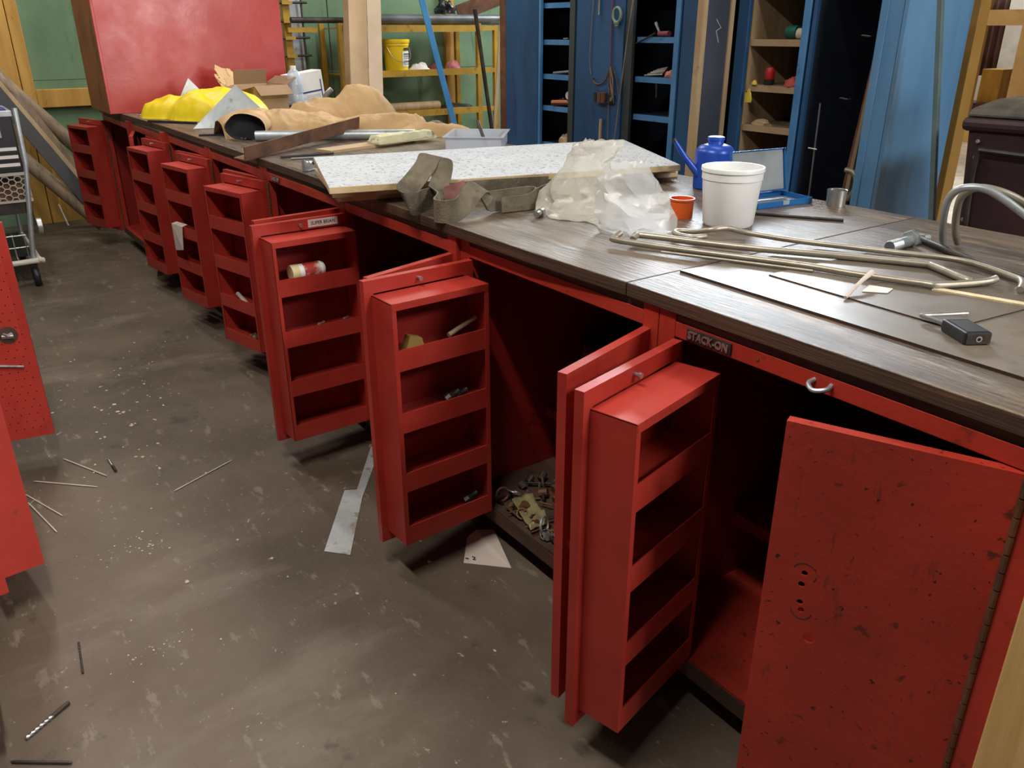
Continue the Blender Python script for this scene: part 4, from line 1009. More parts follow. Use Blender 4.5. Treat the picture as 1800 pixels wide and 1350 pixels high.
for (x, y) in ((.0, .06), (.0, .52), (.72, .06), (.72, .52)):
    f = obj('caster_fork', MB().bb(x - .025, x + .025, y - .018, y + .018, .085, .145), BLACK, ct)
    obj('caster_wheel', MB().lathe([(.02, -.017), (.052, -.017), (.058, -.008), (.058, .008), (.052, .017), (.02, .017)], 22, M=Matrix.Translation((x - .02, y, .0585)) @ Matrix.Rotation(R_(90), 4, 'X')), BLACK, f, smooth=True)
obj('bumper_wheel', MB().lathe([(.01, -.012), (.045, -.012), (.045, .012), (.01, .012)], 18, M=Matrix.Translation((.02, -.02, .34)) @ Matrix.Rotation(R_(90), 4, 'X')), GALV, ct, smooth=True)
# milk crate
kr = thing('milk_crate', 'grey plastic crate with hexagon holes on the cart', 'crate', (5.50, .65, .4905))
m = MB(); s = .021
for face in range(2):
    for i in range(-1, 18):
        for j in range(6):
            a0 = .016 + i * s * 1.5; b0 = .012 + (j + .5 * (i % 2)) * s * 1.732 * .92
            pts = []
            for q in range(7):
                a = a0 + s * .95 * cos(q * pi / 3); b = b0 + s * .88 * sin(q * pi / 3)
                a = min(max(a, 0), .40); b = min(max(b, 0), .155)
                pts.append((-.008, a, b) if face == 0 else (a, -.004, b))
            for q in range(3):
                if (Vector(pts[q]) - Vector(pts[q + 1])).length > .002: m.tube([pts[q], pts[q + 1]], .0032, 4, cap=False)
obj('lattice', m, mat('crate_grey', c(168, 164, 152), c(186, 182, 170), 8, .6), kr)
GR = mat('crate_rim', c(176, 172, 160), None, 8, .6)
for z0, z1 in ((0, .012), (.150, .165)): obj('rim', MB().bb(-.012, .004, -.008, .41, z0, z1).bb(.004, .40, -.008, .004, z0, z1), GR, kr)
obj('inner_load', MB().bb(.02, .39, .02, .39, 0, .10), RUST, kr)
# black tool box with chrome catches
tb = thing('tool_box', 'black tool box with white striped drawers on the cart', 'tool box', (5.50, .655, .6565))
obj('case', MB().bb(0, .42, .0, .48, 0, .33), BLACK, tb, bevel=.008)
for k, z in enumerate((.022, .065, .108)):
    d = obj('drawer', MB().bb(-.006, 0, .012, .46, z, z + .035), BLACK, tb)
    obj('white_stripe', MB().bb(-.0075, -.006, .012, .43, z + .012, z + .030), LABELW, d)
obj('catch', MB().bb(-.012, 0, .07, .10, .19, .24).tube([(-.012, .085, .24), (-.016, .085, .21)], .006, 8), STEEL, tb, bevel=.002)
obj('lid_trim', MB().bb(-.006, .42, -.004, .484, .300, .333), GALV, tb, bevel=.004)
bt = thing('belt_coil', 'dark blue cloth bundle on top of the tool box', 'cloth', (5.6, .80, .99))
obj('cloth', MB().grid(lambda u, v: (.16 * (u - .5), .30 * (v - .5) + .02, .003 + .06 * sin(pi * u) * sin(pi * v) + .01 * noise.noise(Vector((u * 6, v * 6, 0))) * sin(pi * u)), 12, 16), NAVY, bt, smooth=True, angle=180)


# ------------------------------------------------------------------ lumber leaning at the far wall
def beam(name, a, b, w, h, mt, lab, up=(1, 0, 0), rnd=False, cat='timber'):
    a = Vector(a); b = Vector(b)
    if rnd: m = MB().tube([a, (a + b) / 2, b], [w, w * .97, w * .94], 16)
    else:
        d = (b - a).normalized(); s = d.cross(Vector(up)).normalized(); u = s.cross(d)
        Mt = Matrix.Translation(a) @ Matrix((s, u, d)).transposed().to_4x4()
        m = MB(); m.bb(-w / 2, w / 2, -h / 2, h / 2, 0, (b - a).length, M=Mt)
    return tag(obj(name, m, mt, loc=tuple(a), smooth=rnd, angle=60, bevel=0 if rnd else .002), lab, cat)


beam('wooden_pole', (6.98, -.28, .06), (7.20, .80, 1.42), .052, 0, PLYGREY, 'thick pale wooden pole leaning behind the boards', rnd=True)
beam('wooden_board', (6.842, -0.005, 0.048), (7.162, 0.593, 1.214), .085, .026, PLYGREY, 'weathered grey board leaning at the left, topmost of the lumber')
beam('wooden_board', (6.745, 0.026, 0.071), (7.052, 0.588, 1.114), .05, .024, PLYRAW, 'pale board leaning behind the black channel')
beam('steel_channel', (6.632, 0.094, 0.076), (6.946, 0.614, 1.056), .09, .036, BLACK, 'black steel channel leaning among the lumber')
beam('wooden_pole', (6.664, 0.126, 0.071), (7.117, 0.893, 1.019), .05, 0, PLYGREY, 'round wooden pole leaning lowest, in front of the black channel', rnd=True)
rod('white_stick', [(7.15, .30, .004), (7.22, .33, .16)], .007, PAPER, 'short white stick leaning at the wall foot', 'stick')

# ------------------------------------------------------------------ yellow shelving with its load
sh = thing('shelf_unit', 'yellow steel shelf unit against the far wall', 'shelf', (6.90, -2.68, 0))
for (x, y) in ((0, .69), (0, -.69), (.38, .69), (.38, -.69)): obj('post', MB().bb(x - .02, x + .02, y - .022, y + .022, 0, 1.445), YSTEEL, sh, bevel=.002)
obj('post', MB().bb(-.02, .02, -.90, -.86, 0, 1.43), YSTEEL, sh)
for z in (1.43, 1.065, .72, .36):
    s = obj('shelf', MB().bb(-.015, .39, -.668, .668, z - .03, z - .022), YSTEEL, sh)
    obj('shelf_lip', MB().bb(-.022, -.015, -.668, .668, z - .055, z), YSTEEL, s)
    obj('end_rail', MB().bb(-.02, .02, -.86, -.71, z - .045, z - .005), YSTEEL, s)
bu = thing('plastic_bucket', 'yellow plastic bucket with white label on the yellow shelf', 'bucket', (6.98, -2.55, 1.0435))
obj('body', MB().lathe([(0, .003), (.098, .003), (.112, .255), (.122, .257), (.122, .245), (.116, .242), (.116, .222), (.109, .22), (.100, 0), (0, 0)], 32, capb=False, capt=False), YELLOWP, bu, smooth=True)
obj('lid', MB().lathe([(.118, .252), (.124, .254), (.124, .272), (.112, .274), (.108, .266)], 32), YELLOWP, bu, smooth=True)
m = MB(); n = 10
for k in range(n):
    t0 = R_(180 + 2 + k * 6.2); t1 = R_(180 + 2 + (k + 1) * 6.2)
    m.add([(.1045 * cos(t0), .1045 * sin(t0), .05), (.1045 * cos(t1), .1045 * sin(t1), .05), (.1105 * cos(t1), .1105 * sin(t1), .175), (.1105 * cos(t0), .1105 * sin(t0), .175)], [(0, 1, 2, 3)])
obj('label_sheet', m, LABELW, bu)
m = MB()
for (z0, z1) in ((.185, .205), (.150, .158), (.134, .139), (.118, .122), (.088, .098), (.07, .074)):
    for k in range(8):
        t0 = R_(180 + 8 + k * 6); t1 = R_(180 + 8 + (k + 1) * 6); r = .1122 + (z0 - .1) * .02
        m.add([(r * cos(t0), r * sin(t0), z0), (r * cos(t1), r * sin(t1), z0), (r * cos(t1), r * sin(t1), z1), (r * cos(t0), r * sin(t0), z1)], [(0, 1, 2, 3)])
obj('label_print', m, INK, bu)['kind'] = 'stuff'
obj('bail_handle', MB().tube(smooth_path([(-.04, .112, .215), (-.11, .08, .12), (-.135, 0, .09), (-.11, -.08, .12), (-.04, -.112, .215)], 5), .003, 6), STEEL, bu, smooth=True)


def lump(name, x, y, z, rx, ry, h, mt, lab, cat, sd=0, rg=.35):
    m = MB()
    def f(u, v):
        th = 2 * pi * v; r = math.sin(pi / 2 * u); k = 1 + rg * noise.noise(Vector((cos(th) * 2 + sd, sin(th) * 2, u * 3)))
        return (rx * r * k * cos(th), ry * r * k * sin(th), max(0, h * cos(pi / 2 * u) * (1 + rg * noise.noise(Vector((cos(th) * 3 * r, sin(th) * 3 * r, sd + 4))))))
    m.grid(f, 8, 20)
    o = tag(obj(name, m, mt, None, smooth=True, angle=40), lab, cat); o.location = (x, y, z); return o


lump('grey_rag', 3.66, -1.005, ZT, .10, .05, .06, mat('brown_grey_rag', c(122, 106, 92), c(142, 124, 108), 8, .85), 'brown grey rag at the right tail of the tan jacket', 'rag', 21)
lump('white_rag', 6.98, -2.78, 1.0435, .06, .10, .07, PAPER, 'crumpled white rag beside the yellow bucket', 'rag', 2)
lump('clear_bag', 6.98, -2.32, 1.0435, .05, .06, .06, PAPERP, 'small crumpled clear bag left of the yellow bucket', 'plastic bag', 5)
lump('pink_rag', 6.98, -3.14, 1.0435, .06, .08, .085, PINK, 'pink rag on the yellow shelf behind the blue bar', 'rag', 8)
lump('red_rag', 7.0, -2.95, 1.0435, .06, .07, .06, mat('dark_red_rag', c(110, 50, 50), None, 6, .8), 'dark red rag between white and pink rags', 'rag', 9)
rod('cardboard_tube', [(7.0, -2.45, .742), (7.0, -2.98, .742)], .042, PLYRAW, 'pale cardboard tube on the lower yellow shelf', 'tube')
lump('scrap_heap', 7.02, -3.16, .6985, .10, .20, .05, DARKST, 'dark scrap metal lump on the lower yellow shelf', 'scrap', 12)
rod('brass_rod', [(6.905, -3.02, .71), (6.905, -3.29, .71)], .011, mat('brass', c(170, 130, 60), None, 6, .4, .7), 'short brass rod on the lower yellow shelf', 'rod')
rod('black_pipe', [(6.97, -1.60, 1.468), (6.97, -2.22, 1.468)], .024, DARKST, 'thin dark pipe lying on top of the shelf unit', 'pipe')
pb = thing('steel_pipe', 'long thick grey pipe lying on top of the shelf unit', 'pipe', (6.98, -3.2, 1.476))
obj('pipe_wall', MB().tube([(0, .95, 0), (0, -.95, 0)], .044, 22), mat('mill_scale_pipe', c(92, 92, 92), c(120, 120, 120), 6, .4, .5, spots=[(5, .6, .1, c(100, 80, 64), .5, I1)]), pb, smooth=True, angle=60)
obj('green_band', MB().tube([(0, .94, 0), (0, .82, 0)], .0446, 22), GREENP, pb, smooth=True, angle=60)
lump('wire_brush_head', 7.05, -3.12, 1.526, .09, .09, .10, BLACK, 'bristly black flue brush on top of the pipe', 'brush', 15, .9)
beam('rusty_plate', (7.14, -3.30, 1.53), (7.07, -3.75, 1.68), .14, .02, RUST, 'rusty plate leaning on the thick pipe', cat='metal plate')
# pipe storage rack left of the shelf
pr = thing('pipe_rack', 'yellow post rack with steel arms at the far wall', 'rack', (7.25, -1.66, 0))
obj('post', MB().bb(-.05, .0, -.03, .03, 0, 2.2), YSTEEL, pr)
obj('back_sheet', MB().bb(.02, .03, -.17, .05, 0, 2.2), GALV, pr)
for z in (1.06, 1.19, 1.33, 1.46, 1.60):
    obj('arm', MB().tube([(-.09, .10, z), (-.09, -.17, z + .004)], .010, 8), DARKST, pr, smooth=True)
    obj('arm_clip', MB().bb(-.102, -.04, -.04, .05, z - .012, z + .014), YSTEEL, pr)
obj('side_rail', MB().tube([(-.07, -.13, .4), (-.07, -.125, 2.2)], .010, 8), DARKST, pr, smooth=True)
obj('bracket_block', MB().bb(-.1, -.05, -.24, .02, 1.375, 1.415), YSTEEL, pr)
# leaning stock
def lean(name, a, b, w, h, mt, lab, cat, spin=0):
    o = beam(name, a, b, w, h, mt, lab, cat=cat); return o
cbx = thing('long_carton', 'tall flattened cardboard carton leaning on the yellow shelf', 'carton', (6.15, -1.70, 0))
d = Vector((.55, -.36, 2.0)).normalized(); s_ = d.cross(Vector((1, 0, 0))).normalized(); u_ = s_.cross(d)
Mt = Matrix((s_, u_, d)).transposed().to_4x4()
obj('front_face', MB().bb(-.09, .07, -.05, .05, 0, 2.1, M=Mt), CARD, cbx, bevel=.004)
obj('open_flap', MB().bb(.0, .11, -.002, .002, .4, 2.05, M=Mt @ Matrix.Translation((-.092, -.05, 0)) @ Matrix.Rotation(R_(215), 4, 'Z')), mat('pale_cardboard', c(196, 178, 154), c(208, 190, 166), 4, .75), cbx)
beam('blue_flat_bar', (6.0, -2.72, 0.002), (6.12, -2.18, 2.2), .052, .01, mat('sky_blue_paint', c(58, 128, 182), c(76, 144, 194), 5, .45), 'sky-blue flat bar leaning before the yellow shelf', cat='bar')
beam('dark_bar', (6.30, -3.20, .002), (6.30, -2.95, 1.55), .026, .026, DARKST, 'dark round-tipped bar leaning right of the blue bar', cat='bar')
beam('pale_lath', (6.30, -3.08, .002), (6.45, -3.36, 1.9), .03, .012, PLYRAW, 'thin pale lath leaning beside the lockers', cat='lath')

# ------------------------------------------------------------------ blue plywood lockers behind the bench
LY, LB, LH = -2.5, -3.02, 1.74


def locker(x0, x1, lab, inner=LOCKIN):
    t = thing('locker', lab, 'locker', ((x0 + x1) / 2, LY, 0), 0, 'blue lockers behind the bench'); h = (x1 - x0) / 2
    obj('side_panel', MB().bb(-h, -h + .02, LB - LY, 0, 0, LH), [BLUE], t)
    obj('side_panel', MB().bb(h - .02, h, LB - LY, 0, 0, LH), [BLUE], t)
    obj('back_panel', MB().bb(-h + .02, h - .02, LB - LY, LB - LY + .015, 0, LH), inner, t)
    obj('top_panel', MB().bb(-h + .02, h - .02, LB - LY + .015, 0, LH - .02, LH), BLUE, t)
    for q in (-1, 1): obj('side_lining', MB().bb(q * (h - .024) - .003, q * (h - .024) + .003, LB - LY + .016, -.021, 0, LH - .021), LOCKIN, t)  # dark sheets added over the blue sides so the inside looks shaded
    return t


def front(t, name, x0, x1, mt, z0=.05, z1=1.73, y0=-.02, y1=.004, bv=.003):
    ox = t.location.x; return obj(name, MB().bb(x0 - ox, x1 - ox, y0, y1, z0, z1), mt, t, bevel=bv)


def lshelf(t, x0, x1, z, mt, edge=None):
    ox = t.location.x; s = obj('shelf', MB().bb(x0 - ox, x1 - ox, LB - LY + .016, -.05, z - .02, z), mt, t)
    obj('shelf_edge', MB().bb(x0 - ox, x1 - ox, -.05, -.03, z - .032, z), edge or mt, s)


BL2 = mat('mid_blue_edge', c(66, 124, 176), c(86, 142, 190), 4, .5, spots=[(12, .62, .06, c(40, 70, 110), .7, I1)])
MUD = mat('chipped_dark_stile', c(44, 56, 58), c(66, 74, 72), 6, .6, stretch=(1, 1, .3), spots=[(6, .58, .08, c(34, 78, 128), .7, (1, 1, .3))])
l1 = locker(4.42, 5.28, 'leftmost blue locker with a pressure gauge on its shelf')
front(l1, 'door', 4.815, 5.20, BLUE); front(l1, 'stile', 5.202, 5.278, RUST); front(l1, 'door_edge', 4.79, 4.813, BL2)
for z in (1.555, 1.33, 1.112, .906, .66): lshelf(l1, 4.445, 4.815, z, LOCKIN, BL2)
front(l1, 'stile', 4.422, 4.475, MUD, y1=.01)
l2 = locker(3.50, 4.415, 'blue locker with hooks and cords hanging on its door')
front(l2, 'door', 3.955, 4.395, BLUE, y1=.012); front(l2, 'stile', 3.885, 3.95, MUD)
front(l2, 'stile', 3.505, 3.545, BL2, y1=.006)
for z in (1.352, 1.132, .915, .60): lshelf(l2, 3.55, 3.88, z, LOCKIN, BL2)
l3 = locker(2.66, 3.49, 'blue locker with raw wood shelves and an open plywood door')
front(l3, 'stile', 3.30, 3.485, BLUE, y1=.008); front(l3, 'stile', 3.03, 3.10, BLUE, y1=.006); front(l3, 'stile', 2.662, 2.70, BL2, y1=.008)
for z in (1.60, 1.345, 1.125, .925, .62): lshelf(l3, 2.70, 3.03, z, PLYGREY, PLYRAW)
ox = l3.location.x
obj('side_lining', MB().bb(3.032 - ox, 3.04 - ox, LB - LY + .02, -.03,   .05, 1.7), PLYRAW, l3)
dr = obj('door', MB().bb(-.012, .012, 0, .235, .05, 1.73), mat('dark_door_skin', c(56, 60, 74), c(70, 74, 88), 3, .5, spots=[(6, .6, .1, c(40, 44, 54), .6, I1)]), l3); dr.location = (3.14 - ox, .012, 0); dr.rotation_euler = (0, 0, R_(2))
obj('raw_edge', MB().bb(-.014, .022, .235, .240, .05, 1.73).bb(-.016, -.012, .205, .2351, .05, 1.73), PLYRAW, dr)
obj('hinge_batten', MB().bb(-.020, -.012, .0, .03, .05, 1.73), PLYRAW, dr)
obj('chalk_mark', MB().tube([(-.0128, .13, 1.44), (-.0128, .09, 1.40), (-.0128, .125, 1.385), (-.0128, .10, 1.33)], .0018, 5), LABELW, dr)
l4 = locker(2.185, 2.65, 'rightmost tall blue locker with pipes standing inside')
front(l4, 'stile', 2.187, 2.29, BLUEL, y1=.012)
ox = l4.location.x
obj('stile_batten', MB().bb(2.255 - ox, 2.292 - ox, .012, .018, .05, 1.73), BLUEL, l4, bevel=.002)
obj('end_cladding', MB().bb(2.165 - ox, 2.184 - ox, LB - LY, .012, 0, 1.73), BLUEL, l4)
for x, z in ((2.50, 1.36), (2.42, 1.355), (2.57, 1.07)):
    obj('grab_handle', MB().tube([(x - ox - .022, -.25, z), (x - ox - .022, -.225, z), (x - ox + .022, -.225, z + .004), (x - ox + .022, -.25, z + .004)], .004, 6), STEEL, l4)
pr_ = thing('hook_rod', 'bright thin rod with cross handle standing inside the tall locker', 'rod', (2.545, -2.53, 0))
obj('shaft', MB().tube([(0, 0, .002), (.02, 0, 1.06)], .0045, 8), STEEL, pr_, smooth=True)
obj('handle', MB().tube([(.05, .003, .845), (0, .003, .843)], .0045, 8), STEEL, pr_, smooth=True)
beam('wooden_pole', (2.40, -2.56, .003), (2.31, -2.60, 1.70), .045, .02, PLYGREY, 'grey pole standing inside the tall locker', cat='pole')
beam('wooden_pole', (2.47, -2.62, .003), (2.36, -2.66, 1.5), .03, .03, RUST, 'rusty pole standing inside the tall locker', cat='pole')
rod('pipe_elbow', [(2.355, -2.56, .62), (2.32, -2.56, .69), (2.345, -2.56, .75), (2.39, -2.56, .76)], .014, CONDUIT, 'pale bent pipe end inside the tall locker', 'pipe')

# goods on locker shelves
gg = thing('pressure_gauge', 'white dial pressure gauge on brass valve in leftmost locker', 'gauge', (4.56, -2.57, .907), R_(200))
obj('dial', MB().lathe([(.026, 0), (.026, .016)], 20, M=Matrix.Translation((0, 0, .075)) @ Matrix.Rotation(pi / 2, 4, 'X') @ Matrix.Translation((0, 0, -.01))), LABELW, gg, smooth=True)
obj('bezel', MB().lathe([(.029, -.002), (.029, .010), (.027, .012)], 20, M=Matrix.Translation((0, .012, .075)) @ Matrix.Rotation(pi / 2, 4, 'X'), capt=False), STEEL, gg, smooth=True)
obj('valve', MB().tube([(-.14, .01, .022), (.05, .01, .03)], .018, 10).tube([(0, .01, .03), (0, .0, .05)], .009, 8), COPPER, gg, smooth=True)
lump('valve_scrap', 4.66, -2.60, .907, .05, .04, .05, RUST, 'rusty valve lump left of the gauge', 'valve', 3)
rod('spanner', [(4.72, -2.56, 1.12), (4.55, -2.57, 1.135)], .009, STEEL, 'steel spanner on the shelf above the gauge', 'tool')
lump('rag_bundle', 4.60, -2.60, .661, .08, .05, .06, PLYRAW, 'pale rag bundle at the bottom of the leftmost locker', 'rag', 7)
rod('wire_key', [(4.63, -2.99, 1.42), (4.60, -2.99, 1.46), (4.585, -2.99, 1.44)], .003, STEEL, 'bent wire hook on the back of the leftmost locker', 'hook')
rod('small_bolt', [(4.62, -2.56, 1.336), (4.57, -2.56, 1.338)], .005, STEEL, 'small bolt on the upper shelf of the leftmost locker', 'bolt')
sd = thing('screwdriver', 'red handled tool on the upper shelf of the corded locker', 'tool', (3.70, -2.57, 1.368), R_(170))
obj('handle', MB().tube([(-.05, 0, 0), (.05, 0, .002)], .015, 10), mat('dull_red_grip', c(140, 66, 70), None, 5, .5), sd, smooth=True)
obj('blade', MB().tube([(-.05, 0, .01), (-.09, .0, .06)], [.007, .011], 8), STEEL, sd, smooth=True)
rod('dark_rod', [(3.875, -2.515, 1.315), (3.72, -2.52, 1.372)], .005, DARKST, 'dark rod poking out of the corded locker shelf', 'rod')
for k in range(5): rod('steel_punch', [(3.83 - .015 * k, -2.56 - .01 * k, 1.138 + .008 * k), (3.72 - .01 * k, -2.60, 1.146 + .010 * k)], .006, (STEEL, CONDUIT)[k % 2], 'steel punch in the bundle on the middle shelf', 'tool', 'punches in the corded locker')
lump('orange_glove', 3.62, -2.57, 1.133, .045, .04, .04, mat('faded_orange', c(176, 110, 92), None, 6, .7), 'faded orange glove on the middle shelf of the corded locker', 'glove', 2)
rod('hanging_key', [(3.69, -2.525, 1.10), (3.685, -2.525, 1.02)], .006, DARKST, 'dark key hanging below the middle shelf', 'key')
rb_ = thing('red_bottle', 'red plastic bottle on the raw wood shelf', 'bottle', (2.925, -2.58, 1.126))
obj('body', MB().lathe([(.024, 0), (.026, .004), (.026, .026)], 18), BLACK, rb_, smooth=True)
obj('upper', MB().lathe([(.022, .026), (.024, .03), (.024, .075), (.018, .085)], 18), REDPL, rb_, smooth=True)
lump('red_cloth', 2.765, -2.57, 1.126, .045, .05, .045, mat('coral_cloth', c(190, 78, 70), None, 6, .7), 'coral red cloth on the raw wood shelf', 'cloth', 4)
rod('green_can', [(2.845, -2.585, 1.379), (2.785, -2.585, 1.379)], .032, GREENP, 'dark green can lying on the upper wood shelf', 'can')
rod('cream_roll', [(2.775, -2.575, 1.372), (2.735, -2.575, 1.372)], .026, mat('cream_paper_roll', c(206, 198, 170), None, 6, .7), 'cream roll beside the dark green can', 'roll')
lump('yellow_tag', 2.985, -2.50, 1.04, .022, .006, .065, mat('yellow_tag', c(214, 190, 60), None, 6, .6), 'yellow cloth tag hanging at the wood shelf corner', 'tag', 4)
lump('yellow_scrap', 2.975, -2.525, 1.126, .018, .01, .022, mat('yellow_scrap', c(220, 196, 70), None, 6, .6), 'small yellow scrap on the wood shelf corner', 'scrap', 6)
lump('paper_scrap', 2.93, -2.56, .926, .06, .03, .03, PLYRAW, 'pale paper scrap on the lowest wood shelf', 'paper', 8)
lump('blue_cloth', 2.80, -2.55, .621, .09, .06, .08, NAVY, 'dark blue cloth at the bottom of the raw wood locker', 'cloth', 8)
# hangings on the corded locker door
dy = LY + .020
er = thing('eye_bolt', 'pale green lifting eye hanging on the locker door', 'eye bolt', (4.0, dy + .012, 1.43))
obj('eye', MB().tube([(.034 * cos(t * pi / 12), 0, .042 + .040 * sin(t * pi / 12)) for t in range(24)], .0085, 8, closed=True), mat('pale_green', c(128, 150, 128), None, 8, .5), er, smooth=True)
obj('stem', MB().lathe([(.012, -.02), (.012, 0)], 10).lathe([(.018, -.006), (.018, .0)], 10), mat('pale_green2', c(136, 156, 120), None, 8, .5), er, smooth=True)
rod('red_rope', [(4.06, dy, 1.62), (4.055, dy, 1.4), (4.05, dy, 1.17)], .004, mat('red_cord', c(120, 60, 70), None, 8, .8), 'dull red cord hanging on the locker door', 'cord')
rod('wire_loop', [(4.23, dy, 1.60), (4.245, dy, 1.40), (4.25, dy, 1.22), (4.235, dy, 1.13)], .0022, CONDUIT, 'thin wire hanging at the left of the locker door', 'wire')
rod('steel_spike', [(4.175, dy + .004, 1.58), (4.175, dy + .004, 1.475)], [.007] * 1 if False else .006, STEEL, 'pale spike hanging high on the locker door', 'spike')
rod('wire_hook', [(4.05, dy + .004, 1.18), (4.09, dy + .006, 1.10), (4.16, dy + .006, 1.075), (4.205, dy + .006, 1.095), (4.195, dy + .006, 1.115)], .0045, RUST, 'rusty wire hook curling left from the cord bundle', 'hook')
for k in range(9):
    x = 4.03 + .018 * random.uniform(-1, 1)
    rod('cord_strand', [(4.045, dy + .004 + .001 * k, 1.185), (x + .014 * random.uniform(-1, 1), dy + .006 + .001 * k, 1.10), (x - .01, dy + .006 + .001 * k, 1.03), (x + .02 * random.uniform(-1, 1), dy + .004, .97)], .0026, (RUST, CONDUIT)[k % 2], 'brown cord strand in the bundle on the locker door', 'cord', 'cord strands on the locker door')
rod('hanging_rope', [(4.06, dy + .003, 1.17), (4.05, dy + .003, .90), (4.045, dy + .003, .60)], .003, CONDUIT, 'long brown cord hanging straight down the locker door', 'cord')
rod('leaning_cord', [(3.86, LY + .03, 1.60), (3.92, LY + .03, 1.20), (3.99, LY + .03, .62)], .0045, CONDUIT, 'long pale cable slanting across the corded locker', 'cable')
rod('side_cord', [(4.03, dy + .004, 1.19), (3.98, dy + .004, 1.10), (3.945, dy + .006, .985)], .003, RUST, 'short cord sagging from the bundle to the pale cable', 'cord')
for k in range(3):
    o = tag(obj('coupling', MB().lathe([(.016, -.03), (.018, -.03), (.018, .03), (.014, .03)], 12), RUST if k else DARKST, smooth=True), 'dark threaded coupling hanging in a row on the door', 'coupling', 'couplings on the locker door'); o.location = (4.155 - .036 * k, dy + .019, 1.0)
lump('wire_tangle', 4.03, dy, .97, .03, .02, .06, DARKST, 'dark wire tangle at the end of the cord bundle', 'wire', 3, .8)
rod('wooden_dowel', [(4.11, dy + .01, .87), (4.11, dy + .03, .002)], .010, PLYRAW, 'pale wooden dowel standing against the locker door', 'dowel')

# ------------------------------------------------------------------ right of the lockers
m = MB(); m.bb(-.035, .035, -.05, .05, 0, 3.3)
tr_ = struct(obj('trim_1', m, TANPOST, bevel=.004)); tr_.location = (2.335, -3.40, 0)
m = MB(); m.bb(-.05, .05, -.045, .045, 0, 3.3)
tr_ = struct(obj('trim_2', m, TANPOST, bevel=.004)); tr_.location = (2.43, -3.44, 0)
beam('grey_pole', (1.70, -2.34, .003), (2.02, -2.40, 1.75), .022, .022, mat('grey_green_paint', c(88, 108, 108), c(104, 124, 122), 8, .5), 'slim grey green pole leaning on the locker end', cat='pole')
# wheeled bin
bn = thing('wheelie_bin', 'dark maroon wheeled bin beyond the bench at right', 'bin', (1.40, -2.50, 0), R_(6))
m = MB()
def ring(z, a, b): return [(-a, -b, z), (a, -b, z), (a, b, z), (-a, b, z)]
vs = ring(.03, .21, .22) + ring(1.06, .285, .30); m.add(vs, [(3, 2, 1, 0), (0, 1, 5, 4), (1, 2, 6, 5), (2, 3, 7, 6), (3, 0, 4, 7), (4, 5, 6, 7)])
obj('body', m, BINM, bn, bevel=.015)
obj('rim', MB().bb(-.305, .305, -.32, .32, 1.035, 1.085), BINM, bn, bevel=.018)
m = MB(); vs = ring(1.087, .295, .31) + ring(1.115, .285, .30) + ring(1.15, .22, .23); m.add(vs, [(0, 1, 5, 4), (1, 2, 6, 5), (2, 3, 7, 6), (3, 0, 4, 7), (4, 5, 9, 8), (5, 6, 10, 9), (6, 7, 11, 10), (7, 4, 8, 11), (8, 9, 10, 11), (3, 2, 1, 0)])
obj('lid', m, BINLID, bn, bevel=.01)
obj('lift_frame', MB().tube(smooth_path([(.22, .318, .97), (.225, .318, .88), (.215, .305, .68), (.20, .297, .62), (-.2, .297, .60)], 4), .011, 8).tube([(.22, .318, .97), (-.22, .318, .955)], .011, 8), DARKST, bn, smooth=True)
for z in (1.0, .94, .70, .64): obj('rivet', MB().lathe([(.008, 0), (.006, .005)], 8, M=Matrix.Translation((.235, .285 + (z - .64) * .06, z)) @ Matrix.Rotation(-pi / 2, 4, 'X')), GALV, bn)
for xx in (-.2, .2): obj('wheel', MB().lathe([(.03, -.02), (.1, -.02), (.1, .02), (.03, .02)], 20, M=Matrix.Translation((xx, -.24, .1)) @ Matrix.Rotation(pi / 2, 4, 'Y')), BLACK, bn, smooth=True)
# side room: ochre door frame and what shows through it
wb_ = bpy.data.objects.new('wall_back', None); COL.objects.link(wb_); wb_.location = (5, -10.3, 0); struct(wb_)
obj('door_jamb', MB().bb(.74, 1.05, -.06, .06, 0, 3.4), TANPOST, wb_)
obj('door_jamb', MB().bb(-.02, .28, -.06, .06, 0, 3.4), TANPOST, wb_)
obj('door_rail', MB().bb(.28, .74, -.05, .05, 1.42, 1.60), TANPOST, wb_)
obj('door_rail', MB().bb(.28, .74, -.05, .05, .0, .20), TANPOST, wb_)
obj('wall_sheet', MB().bb(1.05, 4.5, -.04, .0, 0, 3.4), CREAM, wb_)
obj('wall_sheet', MB().bb(-5, -.02, -.04, .0, 0, 3.4), TANPOST, wb_)
w2 = struct(obj('wall_side_room', MB().bb(2, 10, -13.02, -12.95, 0, 3.4), WALLW))
m = MB(); m.grid(lambda u, v: (6.28 + .32 * u, -11.9 + .04 * sin(u * 18), .75 + 1.2 * v), 24, 4)
tag(obj('brown_curtain', m, CURT, loc=(6.4, -11.9, .8), smooth=True, solid=.01), 'brown curtain hanging beyond the ochre door frame', 'curtain')
tag(obj('partition_board', MB().bb(5.50, 6.10, -12.5, -12.45, 0, 2.2), CREAM, loc=(5.8, -12.5, 0)), 'cream partition board standing in the room beyond the frame', 'panel')
dp = thing('drill_press', 'grey drill press standing in the room beyond the frame', 'machine', (5.50, -11.6, 0))
obj('column', MB().tube([(0, 0, 0), (0, 0, 1.45)], .045, 14), STEEL, dp, smooth=True)
obj('table', MB().bb(-.30, .28, -.2, .25, .90, .95), GALV, dp, bevel=.01)
obj('head', MB().bb(-.25, .12, -.15, .2, 1.33, 1.62), mat('machine_ochre', c(196, 160, 84), None, 6, .5), dp, bevel=.02)
obj('base', MB().bb(-.25, .2, -.25, .25, 0, .08), DARKST, dp)
obj('motor', MB().tube([(.10, .1, .70), (.10, .1, .90)], .09, 12), BLACK, dp, smooth=True)
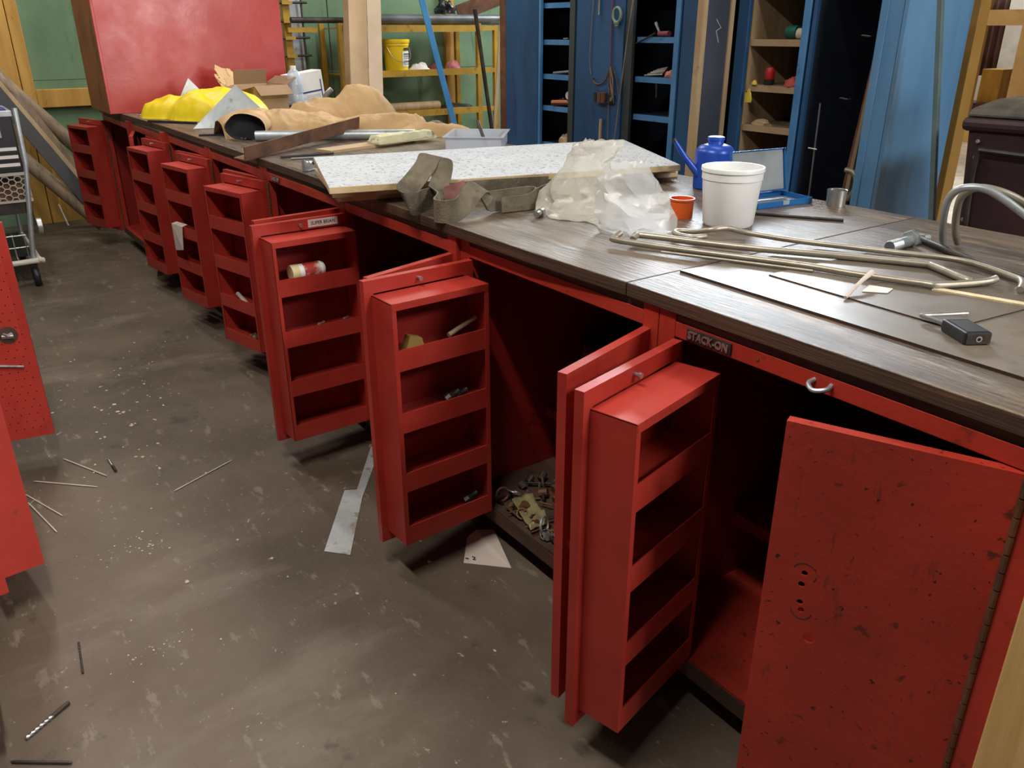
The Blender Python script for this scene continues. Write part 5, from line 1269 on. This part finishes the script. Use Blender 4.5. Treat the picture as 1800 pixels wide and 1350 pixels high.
tag(obj('wooden_crate', MB().bb(5.75, 6.02, -11.3, -11.0, .45, .88), YTIMB, loc=(5.9, -11.1, .45), bevel=.005), 'yellow wooden block beside the drill press', 'wood block')
tag(obj('low_cabinet', MB().bb(5.74, 6.25, -11.35, -10.9, 0, .449), CURT, loc=(5.7, -11.2, 0), bevel=.005), 'brown low cabinet under the wooden block', 'cabinet')
for k, z in enumerate((.30, .18)): tag(obj('white_plank', MB().bb(5.52, 5.86, -10.80, -10.70, z, z + .05), PAPER, loc=(5.7, -10.75, z)), ('white plank on top beyond the ochre frame', 'lower white plank beyond the ochre frame')[k], 'plank')
tag(obj('plank_trestle', MB().bb(5.50, 5.88, -10.84, -10.66, 0, .179).bb(5.55, 5.60, -10.8, -10.7, .23, .299).bb(5.78, 5.83, -10.8, -10.7, .23, .299), CURT, loc=(5.7, -10.75, 0)), 'dark trestle carrying the white planks', 'trestle')

# ceiling lamps above the frame
for (lp, pw) in LAMPS:
    t = thing('ceiling_lamp', 'hanging fluorescent lamp ' + LAMPAT[LAMPS.index((lp, pw))], 'lamp', (lp[0], lp[1], lp[2]), 0, 'hanging fluorescent lamps')
    obj('housing', MB().bb(-.68, .68, -.09, .09, .06, .12), GALV, t)
    obj('tube', MB().tube([(-.65, 0, .035), (.65, 0, .035)], .018, 10), TUBEM, t)
    obj('suspension', MB().tube([(-.5, 0, .12), (-.5, 0, .9)], .004, 6).tube([(.5, 0, .12), (.5, 0, .9)], .004, 6), STEEL, t)
m = MB(); m.bb(-4, 7.6, -5.6, 4, 4.2, 4.3)
struct(obj('ceiling', m, mat('dim_ceiling', c(120, 116, 108), c(140, 136, 128), 2, .9)))
# unseen frames added around the daylight area lights (bay door, skylight, windows, back-room fill)
for n_, o_ in enumerate([q for q in S.objects if q.type == 'LIGHT' and 'daylight' in q.name]):
    a_, b_ = o_.data.size / 2, o_.data.size_y / 2
    m = MB(); m.bb(-a_ - .08, a_ + .08, b_, b_ + .08, -.02, .08); m.bb(-a_ - .08, a_ + .08, -b_ - .08, -b_, -.02, .08)
    m.bb(-a_ - .08, -a_, -b_, b_, -.02, .08); m.bb(a_, a_ + .08, -b_, b_, -.02, .08); m.bb(-.02, .02, -b_, b_, .01, .05)
    f_ = struct(obj('light_frame_%d' % (n_ + 1), m, GALV)); f_.location = o_.location; f_.rotation_euler = o_.rotation_euler
